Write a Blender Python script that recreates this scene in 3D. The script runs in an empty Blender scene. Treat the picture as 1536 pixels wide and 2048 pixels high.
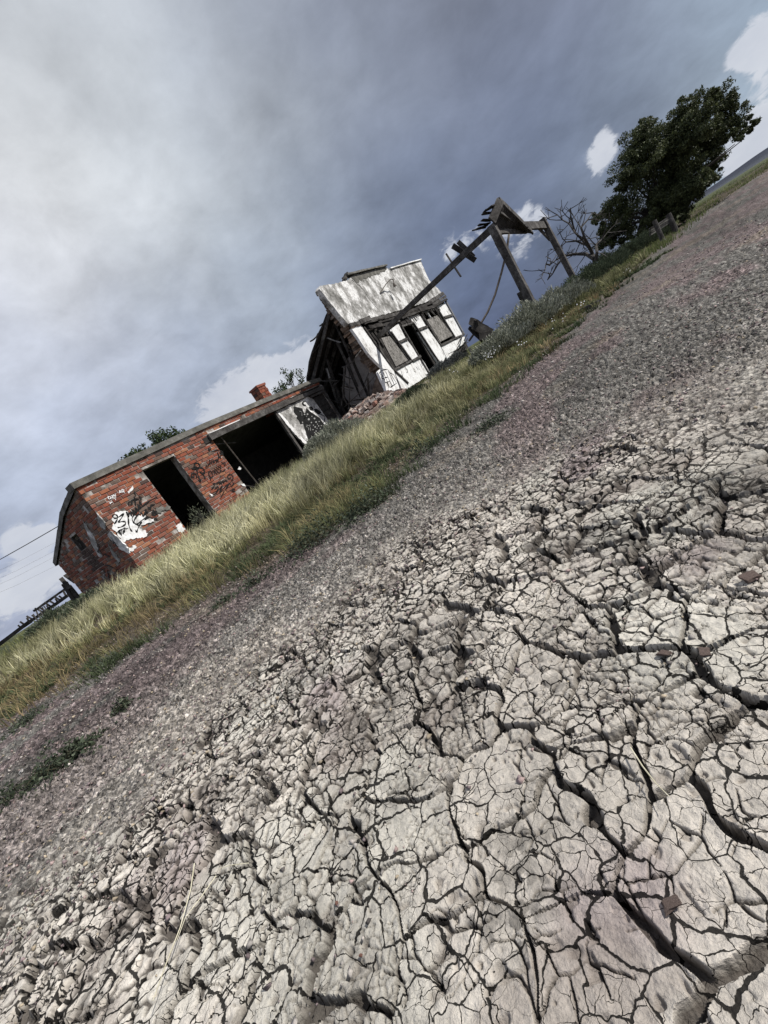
import bpy, math, random
import numpy as np
from mathutils import Vector, Matrix, noise as mnoise

random.seed(7)
rng = np.random.default_rng(7)
sc = bpy.context.scene
COL = sc.collection
R = math.radians

# ------------------------------------------------------------------ camera
CAM_H = 0.55
FPX = 891.0                       # focal length in pixels of a 2048 px high frame
PITCH = math.atan(188 / 891.0)
ROLL = R(32.4)
cam_d = bpy.data.cameras.new('camera')
cam = bpy.data.objects.new('camera', cam_d)
COL.objects.link(cam)
cam_d.sensor_fit = 'VERTICAL'
cam_d.sensor_height = 36.0
cam_d.lens = FPX / 2048 * 36.0
cam_d.clip_start = 0.02
cam_d.clip_end = 20000
right0 = Vector((1, 0, 0))
fwd = Vector((0, math.cos(PITCH), -math.sin(PITCH)))
up0 = Vector((0, math.sin(PITCH), math.cos(PITCH)))
r_ax = right0 * math.cos(ROLL) - up0 * math.sin(ROLL) * -1
# picture x axis = cos*right + sin*(down), picture y(up) axis = sin*right - cos*down
px_x = right0 * math.cos(ROLL) - up0 * math.sin(ROLL)
px_y = right0 * math.sin(ROLL) + up0 * math.cos(ROLL)
M = Matrix((( px_x.x, px_y.x, -fwd.x), (px_x.y, px_y.y, -fwd.y), (px_x.z, px_y.z, -fwd.z))).to_4x4()
M.translation = Vector((0, 0, CAM_H))
cam.matrix_world = M
sc.camera = cam

# ------------------------------------------------------------------ surveying helpers
CR, SR, CP, SP = math.cos(ROLL), math.sin(ROLL), math.cos(PITCH), math.sin(PITCH)
def direction(px, py):
    a, b = px - 768, py - 1024
    u = a * CR - b * SR
    v = a * SR + b * CR
    return Vector((u, FPX * CP - v * SP, -FPX * SP - v * CP)).normalized()
def azel(px, py):
    d = direction(px, py)
    return math.atan2(d.x, d.y), math.asin(d.z)
def at(px, py, dist):
    """point whose horizontal distance from the tripod is dist"""
    d = direction(px, py)
    return Vector((0, 0, CAM_H)) + d * (dist / math.hypot(d.x, d.y))

# ------------------------------------------------------------------ sky
def lin(c):
    return tuple(((x / 255.0) / 12.92 if x / 255.0 <= 0.04045 else ((x / 255.0 + 0.055) / 1.055) ** 2.4) for x in c)
SUN_AZ, SUN_EL = R(104), R(46)
sun_dir = Vector((math.sin(SUN_AZ) * math.cos(SUN_EL), math.cos(SUN_AZ) * math.cos(SUN_EL), math.sin(SUN_EL)))
world = bpy.data.worlds.new('World')
sc.world = world
world.use_nodes = True
nt = world.node_tree
nt.nodes.clear()
N = nt.nodes.new
L = nt.links.new
def wmath(op, a, b=None, c=None):
    n = N('ShaderNodeMath'); n.operation = op
    for i, v in enumerate((a, b, c)):
        if v is None: continue
        if isinstance(v, (int, float)): n.inputs[i].default_value = v
        else: L(v, n.inputs[i])
    return n.outputs[0]
def wvec(op, a, b):
    n = N('ShaderNodeVectorMath'); n.operation = op
    for i, v in enumerate((a, b)):
        if isinstance(v, (tuple, list, Vector)): n.inputs[i].default_value = tuple(v)
        elif isinstance(v, (int, float)): n.inputs['Scale'].default_value = v
        else: L(v, n.inputs[i])
    return n.outputs['Value'] if op == 'DOT_PRODUCT' else n.outputs['Vector']
def wnoise(vec, scale, detail=6, rough=0.55, dist=0.0):
    n = N('ShaderNodeTexNoise'); n.inputs['Scale'].default_value = scale
    n.inputs['Detail'].default_value = detail; n.inputs['Roughness'].default_value = rough
    n.inputs['Distortion'].default_value = dist
    L(vec, n.inputs['Vector'])
    return n
tc = N('ShaderNodeTexCoord')
D0 = tc.outputs['Generated']
warp = wnoise(D0, 3.0, 5, 0.5)
w1 = wvec('SUBTRACT', warp.outputs['Color'], (0.5, 0.5, 0.5))
n_ = N('ShaderNodeVectorMath'); n_.operation = 'SCALE'; L(w1, n_.inputs[0]); n_.inputs['Scale'].default_value = 0.30
D1 = wvec('NORMALIZE', wvec('ADD', D0, n_.outputs['Vector']), (0, 0, 0))
KEYS = [  # direction of a cloud mass, its colour
    ((50, 50), (172, 178, 188)), ((50, 600), (206, 211, 226)), ((120, 380), (238, 240, 244)), ((400, 350), (196, 204, 214)),
    ((300, 130), (194, 200, 210)), ((600, 100), (144, 152, 170)), ((900, 60), (132, 136, 154)), ((800, 300), (130, 142, 164)),
    ((600, 500), (156, 168, 186)), ((450, 700), (150, 162, 184)), ((1000, 250), (108, 119, 142)), ((1200, 100), (122, 129, 150)),
    ((1000, 600), (72, 84, 116)), ((900, 420), (92, 105, 134)), ((1100, 330), (96, 108, 137)), ((1150, 560), (84, 97, 130)),
    ((1450, 60), (160, 165, 182)), ((1510, 190), (118, 163, 196)), ((1450, 330), (196, 200, 206)), ((60, 1000), (178, 188, 208)),
    ((60, 1120), (176, 185, 206)), ((20, 1230), (148, 158, 190)), ((250, 820), (166, 176, 200)), ((720, 560), (128, 139, 166))]
acc_c = None; acc_w = None
for (p, c) in KEYS:
    d = direction(*p)
    dt = wvec('DOT_PRODUCT', D1, tuple(d))
    w = wmath('EXPONENT', wmath('MULTIPLY', wmath('SUBTRACT', dt, 1.0), 62.0))
    n = N('ShaderNodeVectorMath'); n.operation = 'SCALE'; n.inputs[0].default_value = lin(c); L(w, n.inputs['Scale'])
    acc_c = n.outputs['Vector'] if acc_c is None else wvec('ADD', acc_c, n.outputs['Vector'])
    acc_w = w if acc_w is None else wmath('ADD', acc_w, w)
fb = lin((160, 168, 188))
acc_c = wvec('ADD', acc_c, tuple(0.004 * x for x in fb))
acc_w = wmath('ADD', acc_w, 0.004)
acc_c = wvec('MULTIPLY', acc_c, (1.02, 1.01, 0.975))
inv = wmath('DIVIDE', 1.0, acc_w)
n = N('ShaderNodeVectorMath'); n.operation = 'SCALE'; L(acc_c, n.inputs[0]); L(inv, n.inputs['Scale'])
cloud = n.outputs['Vector']
# billows in the cloud deck: noise laid on a flat layer overhead
sep = N('ShaderNodeSeparateXYZ'); L(D0, sep.inputs[0])
zz = wmath('ADD', wmath('MAXIMUM', sep.outputs['Z'], 0.0), 0.42)
cmb = N('ShaderNodeCombineXYZ')
L(wmath('DIVIDE', sep.outputs['X'], zz), cmb.inputs[0]); L(wmath('DIVIDE', sep.outputs['Y'], zz), cmb.inputs[1])
b1 = wnoise(cmb.outputs[0], 2.0, 8, 0.58, 0.0)
b2 = wnoise(cmb.outputs[0], 7.0, 8, 0.6, 0.25)
bm = wmath('ADD', wmath('MULTIPLY', b1.outputs['Fac'], 0.70), wmath('MULTIPLY', b2.outputs['Fac'], 0.38))
mod = wmath('ADD', wmath('MULTIPLY', wmath('SUBTRACT', bm, 0.54), 1.75), 1.07)
n = N('ShaderNodeVectorMath'); n.operation = 'SCALE'; L(cloud, n.inputs[0]); L(mod, n.inputs['Scale'])
cloud = n.outputs['Vector']
# bright cumulus heads low over the horizon
CUM = [((445, 838), 700, 0.9), ((475, 805), 700, 1.0), ((515, 778), 800, 1.1), ((555, 768), 800, 1.0), ((600, 748), 800, 1.1), ((640, 720), 900, 0.9),
       ((1200, 300), 5000, 0.6), ((1212, 275), 6000, 0.55), ((1190, 325), 6000, 0.4), ((1215, 310), 5000, 0.6), ((1180, 345), 6000, 0.3), ((1050, 430), 3000, 0.6), ((1085, 440), 3500, 0.5), ((940, 480), 2600, 0.6), ((985, 465), 3000, 0.5), ((1040, 490), 2200, 0.5), ((895, 505), 3500, 0.6),
       ((1530, 250), 1500, 0.9), ((1480, 325), 1500, 0.8), ((1535, 62), 3500, 0.6), ((1515, 85), 3500, 0.6), ((1536, 100), 3500, .6), ((1492, 106), 5000, 0.45), ((1474, 120), 6000, 0.35), ((1530, 160), 5000, 0.35),
       ((60, 1080), 3000, 1.1), ((30, 1092), 3000, 0.9), ((100, 1068), 3000, 1.0), ((20, 1180), 2500, 1.1), ((55, 1163), 2500, 1.2), ((95, 1143), 2500, 1.2), ((125, 1128), 3000, 0.9), ((10, 1230), 4000, .6), ((60, 1205), 4000, .7)]
cs = None
for (p, k, a) in CUM:
    d = direction(*p)
    dt = wvec('DOT_PRODUCT', D0, tuple(d))
    w = wmath('MULTIPLY', wmath('EXPONENT', wmath('MULTIPLY', wmath('SUBTRACT', dt, 1.0), float(k))), a)
    cs = w if cs is None else wmath('ADD', cs, w)
st = wvec('MULTIPLY', D0, (1.0, 1.0, 1.8))
cn = wnoise(st, 30.0, 9, 0.60, 0.5)
cd = wmath('ADD', cs, wmath('MULTIPLY', wmath('SUBTRACT', cn.outputs['Fac'], 0.5), 2.3))
mr = N('ShaderNodeMapRange'); mr.interpolation_type = 'SMOOTHSTEP'
L(cd, mr.inputs['Value']); mr.inputs['From Min'].default_value = 0.34; mr.inputs['From Max'].default_value = 0.85
lim = wmath('MINIMUM', wmath('MULTIPLY', cs, 1.7), 1.0)
mask = wmath('MULTIPLY', mr.outputs['Result'], lim)
cc = wnoise(st, 7.0, 5, 0.6, 0.2)
mixc = N('ShaderNodeMix'); mixc.data_type = 'RGBA'
L(wmath('MULTIPLY', cc.outputs['Fac'], 1.0), mixc.inputs['Factor'])
mixc.inputs['A'].default_value = (*lin((178, 185, 203)), 1); mixc.inputs['B'].default_value = (*lin((236, 238, 242)), 1)
mx = N('ShaderNodeMix'); mx.data_type = 'RGBA'
L(wmath('MULTIPLY', mask, 0.90), mx.inputs['Factor']); L(cloud, mx.inputs['A']); L(mixc.outputs['Result'], mx.inputs['B'])
sky = N('ShaderNodeTexSky'); sky.sky_type = 'NISHITA'; sky.sun_disc = False
sky.sun_elevation = SUN_EL; sky.sun_rotation = SUN_AZ
n = N('ShaderNodeVectorMath'); n.operation = 'SCALE'; L(mx.outputs['Result'], n.inputs[0]); n.inputs['Scale'].default_value = 10.0
fin = N('ShaderNodeMix'); fin.data_type = 'RGBA'; fin.inputs['Factor'].default_value = 0.96
L(sky.outputs['Color'], fin.inputs['A']); L(n.outputs['Vector'], fin.inputs['B'])
bg = N('ShaderNodeBackground'); bg.inputs['Strength'].default_value = 0.1
L(fin.outputs['Result'], bg.inputs['Color'])
wo = N('ShaderNodeOutputWorld'); L(bg.outputs[0], wo.inputs['Surface'])

# ------------------------------------------------------------------ sun
sd = bpy.data.lights.new('sun', 'SUN'); sd.energy = 5.0; sd.angle = R(0.6); sd.color = (1.0, 0.965, 0.91)
so = bpy.data.objects.new('sun', sd); COL.objects.link(so)
so.rotation_euler = sun_dir.to_track_quat('Z', 'Y').to_euler()
so.location = (30, -10, 40)
sc.view_settings.view_transform = 'Standard'
sc.view_settings.look = 'None'
sc.view_settings.exposure = 0.0
sc.view_settings.gamma = 1.0
sc.view_settings.use_curve_mapping = False

# ------------------------------------------------------------------ object helpers
def tag(o, label=None, cat=None, group=None, kind=None):
    if label: o['label'] = label
    if cat: o['category'] = cat
    if group: o['group'] = group
    if kind: o['kind'] = kind
    return o
def empty(name, loc, rz=0.0, **kw):
    o = bpy.data.objects.new(name, None); COL.objects.link(o)
    o.location = loc; o.rotation_euler = (0, 0, rz); o.empty_display_size = 0.2
    return tag(o, **kw)
def link(name, me, mats=None, parent=None, loc=None, **kw):
    o = bpy.data.objects.new(name, me); COL.objects.link(o)
    if parent is not None: o.parent = parent
    if loc is not None: o.location = loc
    return tag(o, **kw)

class MB:
    """collects polygons with one colour each, built as one mesh"""
    def __init__(s): s.v = []; s.f = []; s.c = []; s.m = []
    def add(s, vs, fs, col=(1, 1, 1), mi=0):
        b = len(s.v)
        s.v += [tuple(v) for v in vs]
        for f in fs: s.f.append([i + b for i in f]); s.c.append(col); s.m.append(mi)
    def box(s, x0, x1, y0, y1, z0, z1, col=(1, 1, 1), jit=0.0, mi=0):
        j = lambda: random.uniform(-jit, jit) if jit else 0
        vs = [(x + j(), y + j(), z + j()) for z in (z0, z1) for y in (y0, y1) for x in (x0, x1)]
        s.add(vs, [(0, 2, 3, 1), (4, 5, 7, 6), (0, 1, 5, 4), (2, 6, 7, 3), (0, 4, 6, 2), (1, 3, 7, 5)], col, mi)
    def beam(s, p0, p1, w, t, side=None, col=(1, 1, 1), jit=0.0, n=1, sag=0.0, taper=1.0, mi=0):
        """square timber from p0 to p1: w across side, t across the third axis"""
        p0 = Vector(p0); p1 = Vector(p1); d = (p1 - p0).normalized()
        sv = Vector(side) if side is not None else Vector((0, 0, 1)).cross(d)
        if sv.length < 1e-4: sv = Vector((1, 0, 0))
        sv = (sv - d * sv.dot(d)).normalized(); tv = d.cross(sv)
        vs = []
        for k in range(n + 1):
            q = k / n; c = p0.lerp(p1, q) + Vector((0, 0, -sag * 4 * q * (1 - q)))
            sc_ = 1 + (taper - 1) * q
            for a, b in ((-1, -1), (1, -1), (1, 1), (-1, 1)):
                vs.append(c + sv * (a * w / 2 * sc_) + tv * (b * t / 2 * sc_) + Vector([random.uniform(-jit, jit) for _ in range(3)]))
        fs = [(3, 2, 1, 0), tuple(4 * n + i for i in range(4))]
        for k in range(n):
            for i in range(4):
                a = 4 * k + i; b = 4 * k + (i + 1) % 4
                fs.append((a, b, b + 4, a + 4))
        s.add(vs, fs, col, mi)
    def tube(s, pts, rad, sides=6, col=(1, 1, 1), r1=None, mi=0, caps=True):
        pts = [Vector(p) for p in pts]; n = len(pts); vs = []; fs = []
        for k, p in enumerate(pts):
            d = (pts[min(k + 1, n - 1)] - pts[max(k - 1, 0)])
            if d.length < 1e-9: d = Vector((0, 0, 1))
            d.normalize()
            a = d.orthogonal().normalized() if k == 0 else (a - d * a.dot(d)).normalized()
            b = d.cross(a)
            rr = rad if r1 is None else rad + (r1 - rad) * k / (n - 1)
            for i in range(sides):
                t = 2 * math.pi * i / sides
                vs.append(p + a * (math.cos(t) * rr) + b * (math.sin(t) * rr))
        for k in range(n - 1):
            for i in range(sides):
                j = (i + 1) % sides
                fs.append((k * sides + i, k * sides + j, (k + 1) * sides + j, (k + 1) * sides + i))
        if caps:
            fs.append(tuple(range(sides))[::-1]); fs.append(tuple((n - 1) * sides + i for i in range(sides)))
        s.add(vs, fs, col, mi)
    def prism(s, poly, y0, y1, col=(1, 1, 1), mi=0):
        """poly of (x,z) points given a thickness from y0 (outside) to y1"""
        n = len(poly)
        area = sum(poly[i][0] * poly[(i + 1) % n][1] - poly[(i + 1) % n][0] * poly[i][1] for i in range(n))
        if area < 0: poly = poly[::-1]
        vs = [(x, y0, z) for x, z in poly] + [(x, y1, z) for x, z in poly]
        fs = [tuple(range(n)), tuple(range(2 * n - 1, n - 1, -1))]
        for i in range(n):
            j = (i + 1) % n; fs.append((i, i + n, j + n, j))
        s.add(vs, fs, col, mi)
    def mesh(s, name, mats, smooth=False):
        me = bpy.data.meshes.new(name)
        me.from_pydata(s.v, [], s.f)
        for m in (mats if isinstance(mats, (list, tuple)) else [mats]): me.materials.append(m)
        at_ = me.attributes.new('Col', 'FLOAT_COLOR', 'FACE')
        a = np.ones((len(s.f), 4), np.float32); a[:, :3] = np.array(s.c, np.float32)[:, :3]
        at_.data.foreach_set('color', a.ravel())
        if len(set(s.m)) > 1: me.polygons.foreach_set('material_index', s.m)
        if smooth: me.shade_smooth()
        me.update()
        return me
    def build(s, name, mats, parent=None, smooth=False, bevel=0.0, **kw):
        o = link(name, s.mesh(name, mats, smooth), None, parent, **kw)
        if bevel:
            b = o.modifiers.new('bevel', 'BEVEL'); b.width = bevel; b.segments = 1; b.limit_method = 'ANGLE'
        return o
def rag(poly, step=0.06, amp=0.02, seed=0):
    """break the straight edges of a polygon up"""
    r = random.Random(seed); out = []
    for i in range(len(poly)):
        a = Vector(poly[i]); b = Vector(poly[(i + 1) % len(poly)]); n = max(1, int((b - a).length / step))
        nrm = Vector((-(b - a).y, (b - a).x)).normalized() if (b - a).length > 0 else Vector((0, 0))
        for k in range(n):
            p = a.lerp(b, k / n) + (nrm * r.uniform(-amp, amp) if k else Vector((0, 0)))
            out.append((p.x, p.y))
    return out

# ------------------------------------------------------------------ materials
def mat(name, cols, scale=4.0, rough=0.9, bump=0.4, bscale=40.0, stretch=(1, 1, 1), detail=8, dist=0.0, bdist=0.004,
        use_col=True, spec=0.2, fine=0.25, trans=0.0, coords='Object', metal=0.0, pits=0.0):
    m = bpy.data.materials.new(name); m.use_nodes = True; t = m.node_tree; t.nodes.clear()
    A = t.nodes.new; K = t.links.new
    out = A('ShaderNodeOutputMaterial'); bs = A('ShaderNodeBsdfPrincipled'); K(bs.outputs[0], out.inputs['Surface'])
    tc = A('ShaderNodeTexCoord'); oi = A('ShaderNodeObjectInfo')
    of = A('ShaderNodeVectorMath'); of.operation = 'SCALE'; of.inputs[0].default_value = (17.3, 9.1, 5.7); K(oi.outputs['Random'], of.inputs['Scale'])
    ad = A('ShaderNodeVectorMath'); ad.operation = 'ADD'; K(tc.outputs[coords], ad.inputs[0]); K(of.outputs[0], ad.inputs[1])
    mp = A('ShaderNodeMapping'); mp.inputs['Scale'].default_value = stretch; K(ad.outputs[0], mp.inputs['Vector'])
    n1 = A('ShaderNodeTexNoise'); n1.inputs['Scale'].default_value = scale; n1.inputs['Detail'].default_value = detail
    n1.inputs['Roughness'].default_value = 0.62; n1.inputs['Distortion'].default_value = dist
    K(mp.outputs[0], n1.inputs['Vector'])
    cr = A('ShaderNodeValToRGB'); K(n1.outputs['Fac'], cr.inputs['Fac'])
    el = cr.color_ramp.elements
    while len(el) < len(cols): el.new(0.5)
    for e, (p, c) in zip(el, cols): e.position = p; e.color = (*c, 1)
    n2 = A('ShaderNodeTexNoise'); n2.inputs['Scale'].default_value = bscale; n2.inputs['Detail'].default_value = 5
    n2.inputs['Roughness'].default_value = 0.65
    K(mp.outputs[0], n2.inputs['Vector'])
    res = cr.outputs['Color']
    if fine:
        mr = A('ShaderNodeMapRange'); K(n2.outputs['Fac'], mr.inputs['Value'])
        mr.inputs['From Min'].default_value = 0.3; mr.inputs['From Max'].default_value = 0.7
        mr.inputs['To Min'].default_value = 1 - fine; mr.inputs['To Max'].default_value = 1 + fine
        v = A('ShaderNodeVectorMath'); v.operation = 'SCALE'; K(res, v.inputs[0]); K(mr.outputs[0], v.inputs['Scale']); res = v.outputs[0]
    if use_col:
        at_ = A('ShaderNodeAttribute'); at_.attribute_name = 'Col'
        v = A('ShaderNodeVectorMath'); v.operation = 'MULTIPLY'; K(res, v.inputs[0]); K(at_.outputs['Color'], v.inputs[1]); res = v.outputs[0]
    K(res, bs.inputs['Base Color'])
    bs.inputs['Roughness'].default_value = rough; bs.inputs['Specular IOR Level'].default_value = spec
    bs.inputs['Metallic'].default_value = metal
    if bump:
        bp = A('ShaderNodeBump'); bp.inputs['Strength'].default_value = bump; bp.inputs['Distance'].default_value = bdist
        K(n2.outputs['Fac'], bp.inputs['Height']); K(bp.outputs[0], bs.inputs['Normal'])
    if trans:
        tr = A('ShaderNodeBsdfTranslucent'); K(res, tr.inputs['Color'])
        ms = A('ShaderNodeMixShader'); ms.inputs[0].default_value = trans
        K(bs.outputs[0], ms.inputs[1]); K(tr.outputs[0], ms.inputs[2]); K(ms.outputs[0], out.inputs['Surface'])
    return m
g = lambda v: (v, v, v)
M_brick = mat('brick_clay', [(0.3, (0.62, 0.62, 0.62)), (0.5, g(1.0)), (0.72, (1.15, 1.12, 1.1))], 6, 0.92, 0.6, 90, bdist=0.003)
M_mortar = mat('old_mortar', [(0.35, (0.07, 0.06, 0.052)), (0.5, (0.24, 0.21, 0.185)), (0.63, (0.52, 0.49, 0.46))], 3.5, 0.95, 0.8, 60, use_col=False, bdist=0.008)
M_conc = mat('old_concrete', [(0.3, (0.07, 0.068, 0.06)), (0.55, (0.15, 0.145, 0.13)), (0.75, (0.26, 0.25, 0.23))], 5, 0.95, 0.7, 50, bdist=0.006)
M_plaster = mat('weathered_plaster', [(0.34, (0.15, 0.145, 0.135)), (0.44, (0.27, 0.265, 0.25)), (0.51, (0.42, 0.41, 0.395)), (0.57, (0.70, 0.695, 0.68))], 2.2, 0.9, 0.9, 13,
                stretch=(1.0, 1.0, 0.8), bdist=0.010, fine=0.5, detail=12)
M_white = mat('white_wall_paint', [(0.33, (0.30, 0.29, 0.27)), (0.41, (0.62, 0.61, 0.59)), (0.52, (0.78, 0.78, 0.77)), (0.7, (0.82, 0.82, 0.81))], 5, 0.8, 0.8, 24, fine=0.22, stretch=(1, 1, 0.6), bdist=0.006)
M_wood = mat('grey_weathered_wood', [(0.3, (0.030, 0.027, 0.025)), (0.5, (0.072, 0.067, 0.063)), (0.7, (0.16, 0.153, 0.145))], 2.5, 0.9, 0.8, 22,
             stretch=(1, 1, 1), dist=1.5, bdist=0.006, fine=0.4)
M_dark = mat('dark_rotten_wood', [(0.3, (0.018, 0.016, 0.015)), (0.55, (0.045, 0.041, 0.038)), (0.75, (0.10, 0.093, 0.085))], 3.5, 0.95, 0.8, 30, bdist=0.006, fine=0.4)
M_osb = mat('strand_board', [(0.36, (0.06, 0.055, 0.05)), (0.5, (0.19, 0.18, 0.165)), (0.62, (0.34, 0.32, 0.30))], 14, 0.9, 0.5, 30, stretch=(1, 1, 0.45), dist=1.2, fine=0.3)
M_paint = mat('black_spray_paint', [(0.4, g(0.010)), (0.6, g(0.02))], 5, 0.6, 0.0, use_col=True, fine=0)
M_wpaint = mat('white_spray_paint', [(0.4, g(0.6)), (0.6, g(0.75))], 9, 0.7, 0.0, fine=0.2)
M_adobe = mat('crumbling_adobe', [(0.3, (0.07, 0.055, 0.045)), (0.5, (0.17, 0.13, 0.105)), (0.7, (0.30, 0.25, 0.21))], 6, 0.95, 0.9, 30, bdist=0.02)
M_inwall = mat('dark_interior_plaster', [(0.3, (0.035, 0.032, 0.03)), (0.6, (0.08, 0.072, 0.066)), (0.8, (0.13, 0.12, 0.11))], 3, 0.95, 0.4, 20)  # mottled dark tone shared by the inside walls
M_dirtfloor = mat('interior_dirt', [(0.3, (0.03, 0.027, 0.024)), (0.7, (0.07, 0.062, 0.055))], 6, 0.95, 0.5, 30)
M_metal = mat('rusty_metal', [(0.35, (0.06, 0.045, 0.035)), (0.6, (0.13, 0.115, 0.10))], 12, 0.6, 0.3, 60)
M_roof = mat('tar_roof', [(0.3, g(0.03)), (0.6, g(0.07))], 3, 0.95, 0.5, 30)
M_grass = mat('grass_blades', [(0.3, g(0.8)), (0.7, g(1.2))], 2.0, 0.75, 0.0, trans=0.25, fine=0, spec=0.15)
M_leaf = mat('tree_leaves', [(0.3, g(0.75)), (0.7, g(1.25))], 0.6, 0.6, 0.0, trans=0.18, fine=0, spec=0.25)
M_sage = mat('sage_leaves', [(0.3, g(0.8)), (0.7, g(1.2))], 5.0, 0.85, 0.0, trans=0.12, fine=0, spec=0.1)
M_bark = mat('tree_bark', [(0.3, (0.025, 0.022, 0.019)), (0.6, (0.07, 0.062, 0.055))], 8, 0.95, 0.8, 30, stretch=(2, 2, 0.5), bdist=0.02)
M_deadbark = mat('dead_bark', [(0.3, (0.03, 0.028, 0.026)), (0.6, (0.09, 0.083, 0.077))], 8, 0.95, 0.8, 30, stretch=(2, 2, 0.5), bdist=0.01)
M_stone = mat('rubble_stone', [(0.3, g(0.65)), (0.55, g(1.0)), (0.75, g(1.25))], 9, 0.95, 0.8, 50, bdist=0.01)
M_pebble = mat('gravel_stone', [(0.3, g(0.7)), (0.7, g(1.2))], 60, 0.9, 0.3, 300, bdist=0.001)
M_petal = mat('petals', [(0.4, g(0.75)), (0.6, g(0.85))], 4, 0.7, 0, trans=0.3, fine=0)
M_straw = mat('dry_straw', [(0.4, (0.50, 0.46, 0.33)), (0.6, (0.62, 0.58, 0.45))], 30, 0.7, 0.2, 200, fine=0.1)

# ------------------------------------------------------------------ ground relief
def h2(i, j, s):
    """hash of integer lattice to 0..1"""
    x = (i.astype(np.int64) * 374761393 + j.astype(np.int64) * 668265263 + int(s) * 1442695041) & 0xffffffff
    x = ((x ^ (x >> 13)) * 1274126177) & 0xffffffff
    x = ((x ^ (x >> 16)) * 2246822519) & 0xffffffff
    return ((x ^ (x >> 15)) & 0xffffff) / float(0xffffff)
def vnoise(x, y, f, s=0):
    x = x * f; y = y * f
    xi = np.floor(x); yi = np.floor(y); fx = x - xi; fy = y - yi
    fx = fx * fx * (3 - 2 * fx); fy = fy * fy * (3 - 2 * fy)
    xi = xi.astype(np.int64); yi = yi.astype(np.int64)
    a = h2(xi, yi, s); b = h2(xi + 1, yi, s); c = h2(xi, yi + 1, s); d = h2(xi + 1, yi + 1, s)
    return (a + (b - a) * fx) * (1 - fy) + (c + (d - c) * fx) * fy - 0.5
def fbm(x, y, f, s=0, o=4, g_=0.5):
    r = 0; a = 1.0
    for k in range(o):
        r = r + a * vnoise(x + 13.7 * k, y - 7.1 * k, f * 2.03 ** k, s + 31 * k); a *= g_
    return r
def voro(x, y, size, s, jit=0.85):
    """jittered-cell diagram: distance to the cell border, cell id (2 ints), offset from the cell's seed"""
    x = x / size; y = y / size
    xi = np.floor(x).astype(np.int64); yi = np.floor(y).astype(np.int64)
    best = np.full(x.shape, 1e9); bi = xi.copy(); bj = yi.copy(); bx = np.zeros_like(x); by = np.zeros_like(x)
    for dj in (-1, 0, 1):
        for di in (-1, 0, 1):
            I = xi + di; J = yi + dj
            sx = I + 0.5 + jit * (h2(I, J, s) - 0.5) - x; sy = J + 0.5 + jit * (h2(I, J, s + 5) - 0.5) - y
            d = sx * sx + sy * sy; m = d < best
            best = np.where(m, d, best); bi = np.where(m, I, bi); bj = np.where(m, J, bj); bx = np.where(m, sx, bx); by = np.where(m, sy, by)
    brd = np.full(x.shape, 1e9)
    for dj in (-2, -1, 0, 1, 2):
        for di in (-2, -1, 0, 1, 2):
            I = bi + di; J = bj + dj
            if di == 0 and dj == 0: continue
            sx = I + 0.5 + jit * (h2(I, J, s) - 0.5) - x; sy = J + 0.5 + jit * (h2(I, J, s + 5) - 0.5) - y
            ex = sx - bx; ey = sy - by; ln = np.sqrt(ex * ex + ey * ey) + 1e-9
            brd = np.minimum(brd, (0.5 * (sx + bx) * ex + 0.5 * (sy + by) * ey) / ln)
    return brd * size, bi, bj, -bx * size, -by * size
def sstep(a, b, x):
    t = np.clip((x - a) / (b - a), 0, 1); return t * t * (3 - 2 * t)
EX = np.array([-60, -12, -6.0, -3.6, -2.3, -0.75, -0.2, 0.67, 1.06, 1.82, 3.09, 4.6, 7.4, 16, 21.5, 60, 400])
EY = np.array([20, 6.5, 4.4, 3.75, 3.25, 3.05, 3.15, 4.0, 4.3, 4.7, 5.8, 7.2, 9.6, 17.8, 21.5, 38, 70.])
def verge(x, y):
    """metres into the grass verge, negative on the gravel"""
    e = np.interp(x, EX, EY) + 0.42 * vnoise(x, y, 0.9, 77) + 0.22 * vnoise(x, y, 3.1, 78)
    sl = np.interp(x, [-3, 0, 1, 60], [1.0, 1.0, 0.74, 0.74])
    return (y - e) * sl
def macro(x, y):
    """the lie of the land"""
    t = verge(x, y)
    z = 0.24 * sstep(0.1, 6.0, t) + 0.06 * sstep(6, 14, t)
    z = z + 0.05 * fbm(x, y, 0.18, 3, 3) * sstep(2.0, 6.0, np.hypot(x, y))
    z = z + 0.026 * fbm(x, y, 0.9, 4, 3) * sstep(0.3, 2.5, np.hypot(x, y)) * 0.8
    z = z + 0.012 * fbm(x, y, 2.3, 9, 2) * sstep(0.2, 1.0, np.hypot(x, y))
    r = np.hypot(x, y)
    # a long low mesa on the right, far away
    azm = np.arctan2(x, y)
    ridge = sstep(2300, 2700, r) * (1 - sstep(4200, 5200, r))
    prof = 10 + 24 * sstep(R(38), R(52), azm) * (1 - sstep(R(95), R(120), azm)) + 5 * vnoise(azm, r * 0 + 1, 30, 5) * sstep(R(38), R(44), azm)
    z = z + ridge * prof * sstep(R(20), R(42), azm)
    return z - 0.02
def gz(x, y):
    return float(macro(np.array([float(x)]), np.array([float(y)]))[0])

def rows():
    a = []
    phi = 1.37
    while phi > 0.02: a.append(CAM_H / math.tan(phi)); phi -= 0.00195
    r = a[-1]
    while r < 9000: r *= 1.07; a.append(r)
    return np.array(a)
RR = rows()
TH = np.concatenate([np.linspace(R(-180), R(-73), 26, endpoint=False), np.linspace(R(-73), R(67), 770, endpoint=False), np.linspace(R(67), R(180), 28, endpoint=False)])
NR, NT = len(RR), len(TH)
rg, tg = np.meshgrid(RR, TH, indexing='ij')
X = rg * np.sin(tg); Y = rg * np.cos(tg)
gx = X.ravel(); gy = Y.ravel(); gr = rg.ravel()
near = gr < 7.0
x = gx[near]; y = gy[near]; r = gr[near]
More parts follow.
